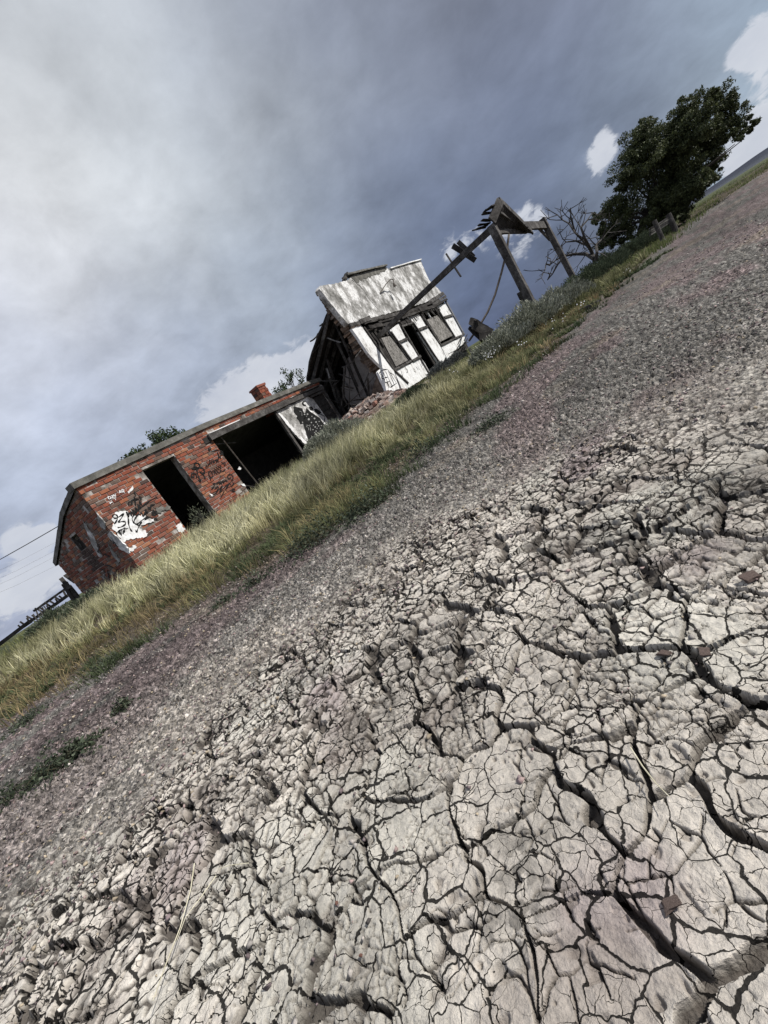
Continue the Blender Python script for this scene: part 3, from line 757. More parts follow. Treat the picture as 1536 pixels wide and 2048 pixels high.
# mural panel
pl = MB(); pl.prism(rag([(7.13, 2.235), (9.18, 2.22), (9.38, 2.04), (9.5, 0.75), (9.45, 0.2), (7.75, 0.2), (7.58, 0.45), (7.45, 0.85), (7.30, 1.4)], .12, .014, 2), 0.0, 0.09)
pl.build('mural_panel', M_plaster, brick)
fl = MB()
fl.prism(rag([(7.14, 2.15), (7.23, 2.15), (7.36, 1.7), (7.40, 1.35), (7.60, 0.8), (7.55, 0.45), (7.44, 0.8), (7.28, 1.35)], .06, .018, 5), -0.008, 0.0)
fl.build('flaking_paint', M_white, brick)
def P6(*pts): return facade_xy(pts, (540, 760), 9.6, B0, AZ_B)
mu = MB()
blk = (1, 1, 1)
for poly in ([(450, 520), (480, 515), (620, 550), (632, 595), (652, 640), (690, 720), (640, 800), (560, 790), (510, 740), (520, 690), (455, 620)],
             [(640, 780), (640, 640), (680, 620), (700, 540), (760, 600), (830, 650), (900, 700), (960, 740), (1000, 800), (1035, 850), (1180, 905), (1080, 960), (960, 1040), (900, 1110), (870, 1190), (770, 1270), (705, 1260), (735, 1150), (700, 1060), (680, 980), (650, 900), (630, 830)],
             [(745, 520), (800, 512), (832, 560), (820, 590), (765, 572)], [(840, 560), (885, 550), (985, 625), (940, 670), (870, 620)],
             [(560, 800), (600, 790), (630, 840), (575, 850)], [(1090, 880), (1180, 912), (1120, 925)]):
    mu.prism(rag(P6(*poly), .05, .012, len(poly)), -0.012, -0.002, blk)
def disc(cx, cy, r_, n=14, r2=None, a0=0, a1=2 * math.pi):
    return [(cx + r_ * math.cos(a0 + (a1 - a0) * k / n), cy + r_ * math.sin(a0 + (a1 - a0) * k / n)) for k in range(n + (0 if a1 - a0 > 6.2 else 1))]
mu.prism(P6(*(disc(660, 450, 50, 14, None, 0.9, 5.6) + disc(672, 445, 30, 10, None, 5.3, 1.2))), -0.012, -0.002, blk)
mural = mu.build('mural', M_paint, brick)
mg = MB()
for cx, cy, r_ in ((660, 662, 13), (716, 660, 16), (740, 757, 20), (850, 742, 16), (800, 700, 9), (790, 820, 12), (880, 810, 15), (930, 885, 11), (862, 905, 14), (820, 955, 11), (880, 985, 12), (960, 930, 9), (905, 850, 8), (830, 870, 9), (980, 880, 10), (900, 930, 8), (850, 1010, 8), (760, 870, 8), (700, 700, 6), (940, 800, 9)):
    mg.prism(P6(*disc(cx, cy, r_, 9)), -0.016, -0.011, (0.5, 0.5, 0.48))
def ribbon(mb, P, wd, y=-0.012, c=(1, 1, 1), seed=0):
    """a sprayed line: P are (x,z) points, wd its width"""
    P = [Vector(p) for p in P]
    # Catmull-Rom smoothing
    S = []
    for i in range(len(P) - 1):
        p0 = P[max(i - 1, 0)]; p1 = P[i]; p2 = P[i + 1]; p3 = P[min(i + 2, len(P) - 1)]
        for t in (0, .25, .5, .75):
            S.append(0.5 * ((2 * p1) + (p2 - p0) * t + (2 * p0 - 5 * p1 + 4 * p2 - p3) * t * t + (3 * p1 - p0 - 3 * p2 + p3) * t ** 3))
    S.append(P[-1]); vs = []; fs = []
    for i, p in enumerate(S):
        d = S[min(i + 1, len(S) - 1)] - S[max(i - 1, 0)]
        if d.length < 1e-7: d = Vector((1, 0))
        d.normalize(); n_ = Vector((-d.y, d.x)); q = wd / 2 * (0.75 + 0.35 * math.sin(i * 0.9 + seed))
        if i in (0, len(S) - 1): q *= 0.5
        vs += [(p.x + n_.x * q, y, p.y + n_.y * q), (p.x - n_.x * q, y, p.y - n_.y * q)]
    m_ = len(vs)
    vs += [(v[0], y + 0.004, v[2]) for v in vs]
    for i in range(len(S) - 1):
        a = 2 * i; fs += [(a, a + 1, a + 3, a + 2), (m_ + a, m_ + a + 2, m_ + a + 3, m_ + a + 1), (a, a + 2, m_ + a + 2, m_ + a), (a + 1, m_ + a + 1, m_ + a + 3, a + 3)]
    mb.add(vs, fs, c)
for st_ in ([(690, 870), (740, 880), (775, 930), (770, 980)], [(685, 900), (715, 905), (740, 935), (735, 970)], [(800, 1090), (760, 1160), (735, 1240)], [(822, 1090), (800, 1170), (775, 1255)],
            [(842, 1095), (832, 1170), (815, 1245)], [(862, 1090), (865, 1150), (858, 1200)], [(560, 600), (600, 620), (610, 690)]):
    ribbon(mg, P6(*st_), 0.018, -0.016, (0.5, 0.5, 0.48))
mg.build('mural_highlights', M_wpaint, mural)
mg = MB()
ribbon(mg, P6((960, 660), (1030, 690), (1048, 760), (1020, 825)), 0.035, -0.013)
ribbon(mg, P6((470, 520), (465, 500), (480, 480)), 0.02, -0.013)
mg.build('mural_outline', M_paint, mural)
# plank door at the right end
for k in range(8):
    z0 = 0.35 + k * 0.22
    d_ = MB(); d_.box(9.5, 10.2, 0.06, 0.09, z0, z0 + 0.205, jit=.006); d_.build('plank', M_dark, brick)
# chimney set back on the roof
pc = at(527, 795, 17.2); lx = (pc - B0).dot(dB_); ly = (pc - B0).dot(yB_)
chm = MB(); cz0 = ztop(5) - .25 - (ly - BW) * .28; cw_ = 0.21
chm.box(lx - cw_, lx + cw_, ly - cw_, ly + cw_, cz0, 3.30, (0.30, 0.09, 0.055), .01)
for k in range(10):
    for q in range(2):
        for s_ in (0, 1):
            c = r_b.choice(BC)
            a = lx - cw_ + q * cw_ + (0.05 if k % 2 else -0.03); z_ = 2.3 + k * 0.112
            if z_ < 3.2 and z_ > cz0 + .15: chm.box(max(lx - cw_ - .012, a + .01), min(lx + cw_ + .012, a + cw_ - .01), ly - cw_ - .014, ly - cw_ + .02, z_, z_ + .095, c, .003) if s_ == 0 else \
                chm.box(lx - cw_ - .014, lx - cw_ + .02, ly - cw_ + q * cw_, ly - cw_ + q * cw_ + .19, z_, z_ + .095, c, .003)
chm.box(lx - cw_ - .03, lx + cw_ + .03, ly - cw_ - .03, ly + cw_ + .03, 3.30, 3.39, (0.22, 0.08, 0.055), .012)
chm.build('chimney', M_brick, brick)
# whitewash patches left on the bricks
def P4(*pts): return facade_xy(pts, (200, 960), 7.68, B0, AZ_B)
def P5(*pts): return facade_xy(pts, (370, 850), 10.24, B0, AZ_B)
def P7(*pts): return facade_xy(pts, (110, 940), 8.533, B0, AZ_B, side=True)
def patch(poly, m, seed, y0=-0.011, amp=.03, nm='plaster_patch'):
    b = MB(); b.prism(rag(poly, .03, amp, seed), y0, 0.012); return b.build(nm, m, brick)
patch(P4((195, 530), (300, 480), (400, 480), (520, 560), (700, 540), (740, 600), (840, 590), (830, 640), (680, 690), (600, 730), (735, 820), (720, 860), (600, 890), (470, 900), (380, 960), (330, 940), (250, 800), (190, 760)), M_white, 1)
patch(P4((430, 1080), (520, 1000), (560, 1030), (500, 1100)), M_white, 2)
patch(P4((1160, 700), (1230, 660), (1300, 740), (1290, 800), (1200, 790)), M_white, 3)
patch(P4((420, 180), (500, 90), (510, 140), (440, 210)), M_white, 4, amp=.01)
patch(P4((840, 430), (900, 430), (1060, 400), (1090, 460), (980, 470), (880, 520)), M_conc, 5)
patch(P5((1110, 850), (1150, 890), (1130, 920), (1080, 910)), M_white, 6, amp=.008)
patch(P5((1140, 1220), (1200, 1200), (1250, 1260), (1180, 1250)), M_white, 7, amp=.01)
patch(P5((490, 1400), (550, 1420), (580, 1450), (540, 1460)), M_white, 8, amp=.01)
for seed, pl_ in enumerate(([(690, 690), (740, 760), (860, 900), (870, 1010), (800, 1000), (740, 850)], [(950, 1040), (1060, 1130), (1250, 1330), (1280, 1430), (1150, 1370), (1000, 1230), (900, 1100)],
            [(480, 850), (560, 980), (680, 1150), (740, 1330), (820, 1470), (760, 1480), (650, 1300), (560, 1080), (500, 960)], [(900, 1240), (1000, 1380), (1120, 1540), (1100, 1590), (980, 1450)])):
    b = MB(); pp = rag(facade_xy(pl_, (110, 940), 8.533, B0, AZ_B, side=True), .04, .02, seed)
    vs = [(-0.012, a, c) for a, c in pp] + [(0.01, a, c) for a, c in pp]; n = len(pp)
    b.add(vs, [tuple(range(n))] + [(i, (i + 1) % n, (i + 1) % n + n, i + n) for i in range(n)]); b.build('plaster_patch', M_plaster, brick)
# window in the side wall
wf = MB(); wf.box(0.02, 0.08, 1.44, 1.88, 1.83, 1.87, jit=.003); wf.box(0.02, 0.08, 1.44, 1.88, 1.38, 1.42, jit=.003); wf.box(0.02, 0.08, 1.44, 1.48, 1.42, 1.83, jit=.003); wf.box(0.02, 0.08, 1.84, 1.88, 1.42, 1.83, jit=.003)
wf.build('window_frame', M_wood, brick)
wf = MB(); wf.box(0.10, 0.12, 1.47, 1.85, 1.42, 1.70, jit=.004); wf.build('window_board', M_dark, brick)
# graffiti
gf = MB()
S4 = [[(360, 515), (300, 560), (235, 590), (200, 575), (195, 545), (230, 533), (265, 560), (255, 620), (215, 680)], [(360, 515), (330, 580), (280, 650), (330, 640), (380, 645), (385, 680), (330, 720), (265, 735)],
      [(385, 735), (330, 760), (280, 790), (240, 825)], [(330, 765), (325, 860)], [(350, 755), (352, 835)], [(370, 745), (372, 812)], [(300, 780), (308, 845)], [(280, 790), (290, 828)], [(385, 755), (430, 745)],
      [(410, 520), (430, 600), (440, 700), (470, 770), (495, 797)], [(410, 545), (402, 490), (440, 575), (442, 500), (480, 560), (472, 485), (520, 540), (502, 455), (555, 510), (532, 420), (590, 470), (572, 370), (622, 440), (602, 325), (645, 400)],
      [(450, 400), (435, 350), (470, 330), (490, 365), (460, 388)], [(470, 320), (560, 290), (620, 290), (625, 262), (590, 256)], [(520, 250), (550, 400)], [(520, 175), (547, 240)],
      [(875, 262), (760, 320), (650, 400), (550, 500), (490, 590), (520, 672)], [(640, 505), (560, 560), (520, 640), (560, 682), (640, 620), (740, 558)],
      [(640, 500), (660, 562), (682, 500), (702, 540), (692, 450), (730, 505), (742, 420), (770, 462), (782, 390), (842, 378)], [(680, 620), (740, 582), (820, 585), (882, 605)],
      [(640, 640), (590, 720), (560, 802), (545, 768)], [(560, 690), (605, 700)],
      [(830 + (6 + 3.2 * t) * math.cos(t), 515 + (6 + 3.2 * t) * math.sin(t)) for t in np.linspace(0, 13, 22)]]
for i, s_ in enumerate(S4): ribbon(gf, P4(*s_), 0.036, -0.016, seed=i)
gf.build('graffiti_signature', M_paint, brick)
gf = MB()
S5 = [[(225, 850), (250, 980), (280, 1080), (315, 1165)], [(315, 1165), (268, 1128)], [(315, 1165), (322, 1108)],
      [(240 + 58 * math.cos(t), 830 + 50 * math.sin(t)) for t in np.linspace(0.6, 6.6, 14)], [(240, 895), (330, 878), (392, 925), (380, 985), (290, 962)], [(290, 962), (350, 1000), (395, 1050), (405, 1105)],
      [(165 + (14 + 8.5 * t) * math.cos(t), 1045 + (14 + 8.5 * t) * math.sin(t)) for t in np.linspace(0, 6.6, 16)], [(130, 905), (265, 880)], [(345, 725), (352, 740)],
      [(440, 885), (420, 850), (450, 832), (462, 882)], [(490, 850), (470, 815), (502, 800), (500, 715), (522, 842)], [(530, 700), (552, 805)], [(562, 688), (585, 792)], [(602, 772), (592, 738), (622, 718), (637, 772)],
      [(640, 762), (642, 700), (677, 742), (672, 688)], [(690, 700), (672, 668), (700, 650), (655, 560), (722, 700)], [(732, 690), (722, 610), (770, 590), (700, 560)],
      [(470, 470), (482, 520), (560, 540), (650, 512), (720, 530), (770, 562), (772, 620)], [(505 + 20 * math.cos(t), 482 + 20 * math.sin(t)) for t in np.linspace(0, 6.3, 9)],
      [(480, 960), (490, 1040), (540, 1082), (562, 1030), (532, 960), (492, 948), (480, 975)], [(560, 960), (572, 930), (602, 952), (602, 900), (642, 932), (642, 880), (682, 912), (682, 850), (722, 890), (722, 840)],
      [(740, 762), (770, 800), (800, 768), (822, 800), (790, 832)], [(590, 1010), (612, 970), (642, 1002), (662, 958), (702, 982), (722, 930), (772, 952), (812, 908)], [(700, 1060), (740, 1040)], [(500, 1030), (520, 1142)],
      [(910 + (16 + 8.5 * t) * math.cos(t), 1065 + (16 + 8.5 * t) * math.sin(t)) for t in np.linspace(0, 7.4, 18)],
      [(540, 1312), (602, 1240), (580, 1198), (642, 1200), (700, 1160), (692, 1212), (732, 1150), (732, 1202), (772, 1130), (782, 1182), (822, 1130), (862, 1160)],
      [(600, 1320), (682, 1260), (640, 1382), (560, 1442)], [(640, 1382), (762, 1240), (702, 1382), (862, 1220), (822, 1342), (902, 1200), (952, 1252), (1002, 1180)], [(720, 1502), (802, 1350)],
      [(930, 1342), (1002, 1308), (1012, 1352), (952, 1352)], [(870, 900), (900, 870), (930, 900)]]
for i, s_ in enumerate(S5): ribbon(gf, P5(*s_), 0.032 if i > 7 else 0.046, -0.016, seed=i)
gf.build('graffiti_writing', M_paint, brick)
gf = MB()
for i, s_ in enumerate([[(115, 262), (138, 300)], [(115, 262), (150, 255), (162, 282), (138, 300)], [(165, 245), (195, 240), (180, 280), (212, 272)], [(212, 265), (200, 230), (240, 252), (228, 212)],
                        [(290, 212), (302, 165), (328, 200)], [(295, 195), (318, 190)], [(340, 198), (330, 148)], [(330, 148), (362, 150), (358, 175), (338, 178), (378, 190)], [(398, 155), (405, 158)],
                        [(205, 282), (245, 268)], [(225, 275), (240, 312)], [(130, 360), (190, 338)], [(150, 335), (160, 372)]]):
    ribbon(gf, P4(*s_), 0.022, -0.012, seed=i)
gf.build('graffiti_initials', M_wpaint, brick)
gf = MB()
for i, s_ in enumerate([[(940, 1180), (960, 1200), (1000, 1210), (1060, 1280), (1090, 1310)], [(1000, 1250), (1030, 1230), (1060, 1300)], [(750, 1260), (760, 1330), (740, 1400), (870, 1300)], [(740, 1400), (860, 1440), (960, 1480)],
                        [(840, 1640), (900, 1620), (1000, 1660), (1090, 1740)], [(760, 1680), (850, 1720), (850, 1850)], [(900, 1700), (930, 1850)]]):
    t_ = MB(); ribbon(t_, P7(*s_), 0.03, 0, seed=i)
    gf.add([(v[1] - 0.018, v[0], v[2]) for v in t_.v], t_.f)
gf.build('graffiti_scrawl', M_paint, brick)
# bits of junk and fallen wood inside and behind the corner
jk = MB()
for k in range(14):
    xx = r_b.uniform(4.6, 6.9); yy = r_b.uniform(.5, 2.2); zz_ = 0.25 + r_b.uniform(0, .25)
    jk.beam((xx, yy, zz_), (xx + r_b.uniform(-.6, .6), yy + r_b.uniform(-.3, .3), zz_ + r_b.uniform(-.1, .5)), 0.09, 0.03, jit=.004)
jk.build('fallen_boards', M_dark, brick, kind='stuff')

# ------------------------------------------------------------------ white false-front building
AZ_W = R(37.0)
W0 = Vector((2.565, 17.412, 0))
dW, yW = frame_of(AZ_W)
house = empty('ruined_storefront', W0, math.pi / 2 - AZ_W, label='collapsing white plastered storefront with tall false front and boarded windows', cat='building')
def wp(nm, poly, y0, y1, m, amp=0.012, step=.15, seed=1, c=(1, 1, 1), par=None):
    b = MB(); b.prism(rag(poly, step, amp, seed) if amp else poly, y0, y1, c); return b.build(nm, m, par or house)
ff = wp('false_front', [(-.44, 5.03), (-.28, 5.13), (.6, 5.14), (1.61, 5.19), (1.9, 5.22), (2.35, 5.36), (6.02, 5.63), (6.14, 5.47), (10.83, 5.82), (10.62, 5.2), (10.50, 4.71), (11.38, 3.95), (11.2, 3.70), (8, 3.6), (4.89, 3.57), (.07, 3.58), (-.17, 4.16)], 0.0, 0.22, M_plaster, .02, .12, 3)
b = MB(); b.beam((1.98, .08, 5.42), (6.06, .08, 5.68), .34, .07, side=(0, 1, 0), n=6, jit=.012); b.build('parapet_cap', M_conc, house)
b = MB(); b.beam((6.3, .08, 5.53), (10.86, .08, 5.88), .30, .05, side=(0, 1, 0), n=6, jit=.008); b.build('parapet_cap', M_white, house)
b = MB(); b.beam((1.75, .1, 5.24), (2.2, .05, 5.50), .16, .12, jit=.02, n=2); b.build('broken_cap', M_dark, house)
b = MB(); b.prism(rag([(2.25, 5.30), (2.4, 5.08), (3.3, 5.20), (4.6, 5.33), (5.5, 5.40), (5.9, 5.5), (5.9, 5.6), (2.4, 5.37)], .12, .05, 9), -.012, 0.0); b.build('bare_render', M_conc, house)
# cracks drawn as narrow dark raised ribbons on the plaster
b = MB()
def P1(*p): return facade_xy(p, (630, 510), 7.68, W0, AZ_W)
def P2(*p): return facade_xy(p, (760, 560), 7.68, W0, AZ_W)
def P3(*p): return facade_xy(p, (620, 640), 6.4, W0, AZ_W)
ribbon(b, P1((560, 380), (600, 410), (690, 480), (760, 560), (800, 630)), .035, -.006)
ribbon(b, P1((800, 630), (850, 700), (900, 760), (960, 830)), .018, -.006)
ribbon(b, P1((1130, 530), (1200, 600), (1250, 680), (1290, 770), (1320, 840)), .016, -.006)
ribbon(b, P1((1150, 240), (1180, 280), (1220, 330)), .014, -.006)
ribbon(b, P1((380, 665), (400, 675), (415, 668)), .02, -.006)
b.build('crack', M_dark, house)
b = MB(); pt = [(-.03, 4.45)]
gp = P1((990, 590), (1040, 490), (1070, 448), (1100, 442), (1120, 460), (1128, 520))
gs = [Vector((p[0], -0.03 - 0.30 * min(1, k / 2.0), p[1])) for k, p in enumerate(gp)]
b.tube(gs, .022, 6); b.tube([gs[-1] + Vector((0, 0, .04)), gs[-1] + Vector((0, 0, -.10))], .05, 8, r1=.085)
lamp_ = b.build('gooseneck_lamp', M_metal, house)
# adobe behind the broken left edge, seen edge-on
def side_poly(nm, pts, x0, x1, m, seed=1, amp=.03, step=.12):
    pp = rag(pts, step, amp, seed); n = len(pp)
    vs = [(x0, a, c) for a, c in pp] + [(x1, a, c) for a, c in pp]; b = MB()
    b.add(vs, [tuple(range(n)), tuple(range(2 * n - 1, n - 1, -1))] + [(i, (i + 1) % n, (i + 1) % n + n, i + n) for i in range(n)]); 
    return b.build(nm, m, house)
ad = MB(); ra = random.Random(5)
for k in range(46):                                               # torn courses of adobe brick at the wall end
    z_ = 0.6 + k * 0.096; xl = float(np.interp(z_, [0.6, 1.5, 1.95, 2.4, 3.2, 3.6, 4.2, 5.0], [0.15, .72, .5, .28, .18, .12, -.12, -.38]))
    ad.box(xl + ra.uniform(0, .10), xl + .9, .225 if z_ > 3.5 else .10, .52 + ra.uniform(-.06, .05) - (max(0, z_ - 3.2) * .12), z_, z_ + .09, ra.choice([(1, 1, 1), (.8, .75, .7), (1.3, 1.15, 1.0), (.6, .6, .6)]), .02)
ad.build('adobe_courses', M_adobe, house, kind='stuff')
side_poly('side_wall', [(.2, .4), (.2, 1.5), (.45, 1.35), (.9, 1.0), (1.6, .85), (2.6, .9), (3.2, .4)], .35, .6, M_adobe, 2)
# interior: partition with pale plaster, back wall, floor
b = MB(); b.prism([(1.0, .3), (11.2, .3), (11.2, 2.2), (1.0, 2.2)], 5.2, 5.4); b.build('rear_wall', M_inwall, house)
side_poly('end_wall', [(.23, .2), (5.3, .2), (5.3, 1.45), (.23, 4.5)], 11.05, 11.2, M_inwall, 6, .0, 9)
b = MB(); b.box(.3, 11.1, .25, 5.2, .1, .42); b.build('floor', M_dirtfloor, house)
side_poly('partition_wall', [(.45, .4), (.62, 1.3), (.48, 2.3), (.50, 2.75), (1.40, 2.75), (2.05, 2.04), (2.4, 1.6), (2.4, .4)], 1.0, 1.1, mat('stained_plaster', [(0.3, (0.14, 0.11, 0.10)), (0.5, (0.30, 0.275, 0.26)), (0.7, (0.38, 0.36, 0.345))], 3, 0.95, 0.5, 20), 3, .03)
b = MB(); b.box(3.2, 3.35, .3, 5.2, .4, 3.0); b.build('partition_wall', M_inwall, house)
# hidden studs behind the shopfront
b = MB()
for poly in ([(.3, 3.3), (4.2, 3.3), (4.2, 2.85), (2.95, 2.85), (.3, 2.7)], [(4.15, 3.35), (5.45, 3.35), (5.45, 2.82), (4.15, 2.8)], [(5.4, 3.4), (11.3, 3.5), (11.3, 3.1), (9.4, 3.1), (9.4, 3.17), (7.0, 3.14), (5.4, 3.05)]):
    b.prism(rag(poly, .3, .02, 5), .10, .16)
b.build('lath_band', M_dark, house)
for nm, x0, x1, z0, z1 in (('stud_wall', 2.95, 4.25, .5, 3.0), ('stud_wall', 5.55, 7.15, .5, 3.1), ('stud_wall', 9.35, 11.3, .5, 3.3), ('stud_wall', 7.15, 9.35, .5, 1.4), ('stud_wall', 1.2, 2.95, .5, 1.35)):
    b = MB(); b.box(x0, x1, .10, .16, z0, z1); b.build(nm, M_dark, house)
# white plaster panels
wp('plaster_panel', [(.1, 3.39), (.87, 3.41), (1.0, 2.6), (1.33, 1.38), (1.0, .9), (.7, 1.3), (.68, 1.53), (.45, 1.92), (.24, 2.37), (.14, 3.16)], -.01, .10, M_white, .015, .15, 1)
wp('plaster_panel', [(.09, 1.57), (.5, 1.62), (.72, 1.5), (1.33, 1.38), (1.0, .72), (.89, .56), (.1, .5), (-.14, .6)], -.03, .07, M_white, .03, .12, 2)
wp('plaster_panel', [(2.93, 2.89), (4.02, 3.03), (3.93, 2.35), (3.11, 2.34)], -.005, .095, M_white, .006, .2, 3)
wp('plaster_panel', [(3.15, 2.21), (3.98, 2.21), (4.29, 1.41), (3.31, 1.39)], -.005, .095, M_white, .006, .2, 4)
wp('plaster_panel', [(1.38, 1.30), (3.3, 1.27), (4.33, 1.28), (4.42, .95), (4.40, .45), (1.1, .45)], -.005, .095, M_white, .012, .2, 5)
wp('plaster_panel', [(5.39, 3.13), (6.73, 3.13), (6.78, 2.53), (5.63, 2.53)], -.005, .095, M_white, .006, .2, 6)
wp('plaster_panel', [(5.61, 2.40), (6.84, 2.38), (7.16, 1.35), (7.1, .75), (6.3, .55), (5.95, .55), (5.85, .9)], -.005, .095, M_white, .008, .2, 7)
wp('plaster_panel', [(9.57, 3.27), (11.02, 3.27), (11.1, 2.61), (9.69, 2.64)], -.005, .095, M_white, .006, .2, 8)
wp('plaster_panel', [(9.77, 2.48), (11.08, 2.42), (11.12, 1.34), (9.75, 1.39)], -.005, .095, M_white, .006, .2, 9)
wp('plaster_panel', [(7.23, 1.30), (9.6, 1.24), (11.25, 1.24), (11.2, .95), (10.4, .86), (9.0, .78), (7.3, .6), (7.18, .6)], -.005, .095, M_white, .014, .2, 10)
def bar(x0, z0, x1, z1, wd=.1, y=-.03, m=M_wood, th=.07, nm='rail'):
    b = MB(); b.beam((x0, y, z0), (x1, y, z1), wd, th, side=Vector((0, 1, 0)).cross(Vector((x1 - x0, 0, z1 - z0))), jit=.006, n=4); return b.build(nm, m, house)
bar(3.08, 2.275, 3.96, 2.28); bar(5.6, 2.465, 6.82, 2.455); bar(9.68, 2.56, 11.12, 2.52); bar(3.3, 1.335, 4.32, 1.35); bar(9.72, 1.32, 11.3, 1.29, .08)
for q in ((4.2, .5, 4.13, 2.85), (5.52, 2.85, 5.95, .6), (2.88, 2.8, 3.25, 1.35), (7.0, 3.1, 7.22, 1.35), (9.42, 3.15, 9.68, 1.35), (.95, 3.3, 1.36, 1.3), (6.9, 3.1, 7.05, 2.4), (1.32, 1.4, 1.85, .62)): bar(*q, wd=.075, nm='casing')
bar(1.3, 1.36, 3.15, 1.36, .08, nm='window_sill'); bar(7.15, 1.36, 9.75, 1.33, .08, nm='window_sill')
bar(4.1, 2.86, 5.5, 2.86, .09, nm='door_head'); bar(7.0, 3.16, 9.4, 3.14, .05, nm='transom', m=M_wood); bar(7.9, 3.14, 7.95, 2.8, .03, nm='mullion', m=M_white, y=.02)
# boarded windows: strand board
wp('window_board', [(1.86, 2.71), (2.64, 2.66), (3.02, 1.45), (1.73, 1.44)], .0, .03, M_osb, .006, .3, 11)
wp('window_board', [(7.32, 2.77), (8.97, 2.81), (9.62, 1.53), (7.5, 1.52)], .0, .03, M_osb, .006, .3, 12)
b = MB()
for k in range(5): b.beam((1.05 + k * .16, .06, 3.25), (1.42 + k * .09, .06, 1.42), .13, .03, side=(1, 0, 0), jit=.01, n=3)
b.build('window_boards', M_dark, house)
# boards of the torn band under the false front, each its own part
rb = random.Random(9)
for k, (x0, z0, x1, z1, wd, m) in enumerate([(.05, 3.50, .82, 3.50, .13, M_wood), (.83, 3.52, 1.75, 3.56, .17, M_wood), (1.0, 3.40, 2.9, 3.40, .05, M_dark), (1.75, 3.48, 4.6, 3.42, .15, M_wood), (2.2, 3.30, 4.9, 3.28, .06, M_dark), (1.2, 3.22, 2.4, 3.18, .14, M_dark),
        (2.5, 3.16, 4.2, 3.12, .10, M_wood), (4.3, 3.34, 6.6, 3.40, .12, M_dark), (4.5, 3.18, 6.8, 3.24, .07, M_wood), (4.15, 2.98, 5.35, 2.98, .12, M_dark), (6.6, 3.42, 9.0, 3.50, .12, M_dark), (6.8, 3.28, 9.3, 3.26, .16, M_dark), (8.6, 3.52, 11.5, 3.82, .20, M_wood), (8.9, 3.36, 11.5, 3.62, .14, M_wood), (9.1, 3.28, 11.4, 3.44, .10, M_dark)]):
    b = MB(); b.beam((x0, -.05 - .02 * (k % 3), z0), (x1, -.05 - .02 * (k % 3), z1), wd, .05, side=Vector((0, 1, 0)).cross(Vector((x1 - x0, 0, z1 - z0))), jit=.016, n=6); b.build('fascia_board', m, house)
for k in range(22):
    x0 = rb.uniform(4.8, 9.6); z0 = rb.uniform(3.05, 3.35); b = MB(); b.beam((x0, -.08, z0), (x0 + rb.uniform(-.06, .12), -.1, z0 - rb.uniform(.12, .3)), .06, .02, side=(1, 0, 0), jit=.006); b.build('lath', rb.choice([M_dark, M_wood]), house)
for k, (a, c) in enumerate((((1.3, 3.0), (1.4, 2.5)), ((1.6, 3.05), (1.68, 2.4)), ((2.0, 3.05), (2.15, 2.75)), ((2.45, 3.1), (2.5, 2.7)))):
    b = MB(); b.beam((a[0], -.02, a[1]), (c[0], -.02, c[1]), .16, .03, side=(1, 0, 0), jit=.01, n=2); b.build('lath', M_dark, house)
# corner trim and graffiti
bar(11.28, 3.42, 11.40, 1.25, .2, .0, mat('faded_grey_paint', [(.3, (.12, .125, .14)), (.7, (.2, .205, .22))], 3, .8, .3, 30), nm='corner_board')
b = MB(); b2 = MB()
for i, s_ in enumerate([[(880, 690), (900, 660), (940, 642), (990, 642), (1015, 680), (1060, 700)], [(930, 672), (965, 760), (1012, 872)], [(960, 662), (1000, 760), (1048, 862)], [(990, 655), (1030, 740), (1075, 845)], [(890, 700), (920, 720), (905, 750), (945, 760), (950, 800), (980, 812), (1000, 880)],
                        [(1010, 670), (1050, 740), (1095, 810)], [(1020, 870), (1060, 840), (1100, 815)], [(945, 745), (990, 735)], [(975, 800), (1010, 790)], [(1060, 700), (1100, 770), (1120, 820)]]): ribbon(b, P3(*s_), .038, -.037, seed=i)
for i, s_ in enumerate([[(1330, 650), (1352, 672)], [(1358, 600), (1385, 645)], [(1410, 562), (1432, 612)], [(1375, 590), (1400, 640)], [(1215, 590), (1225, 620), (1250, 650), (1235, 680)], [(1160, 640), (1190, 740)], [(1420, 540), (1440, 590)]]): ribbon(b2, P3(*s_), .03, -.012, seed=i)
b.build('graffiti_tag', M_paint, house)
b2.build('graffiti_marks', M_paint, house, kind='stuff')
# fallen lath against the right of the front
for k in range(11):
    x0 = 7.0 + k * .33 + rb.uniform(-.1, .1); z0 = .62 + k * .03 + rb.uniform(-.1, .25); b = MB(); b.beam((x0, -.12 - rb.random() * .3, z0), (x0 + rb.uniform(.5, 1.4), -.15 - rb.random() * .3, z0 + rb.uniform(-.05, .35)), .06, .03, jit=.01); b.build('broken_lath', rb.choice([M_dark, M_wood, M_dark]), house)
# remains of the lean-to roof falling away behind the front
def roofz(y_): return 4.42 - (y_ - .5) * .62
rf = MB(); ro = rag([(.45, .3), (1.0, .1), (1.9, -.15), (2.6, -.05), (3.4, .3), (5.6, .5), (5.7, 11.2), (.5, 11.2)], .25, .09, 4)
n = len(ro); vs = [(b_, a_, roofz(a_) - .02) for a_, b_ in ro] + [(b_, a_, roofz(a_) + .06) for a_, b_ in ro]
rf.add(vs, [tuple(range(n)), tuple(range(2 * n - 1, n - 1, -1))] + [(i, (i + 1) % n, (i + 1) % n + n, i + n) for i in range(n)])
rf.build('roof_deck', M_dark, house)
for k in range(12):
    x0 = .15 + k * .62; e = 5.3 - (k < 3) * rb.uniform(.2, 1.5); b = MB(); b.beam((x0, .3, roofz(.3) - .10), (x0 + rb.uniform(-.05, .05), e, roofz(e) - .10 - (k < 3) * .2), .06, .13, side=(1, 0, 0), jit=.006, n=4); b.build('rafter', M_wood if k < 4 else M_dark, house)
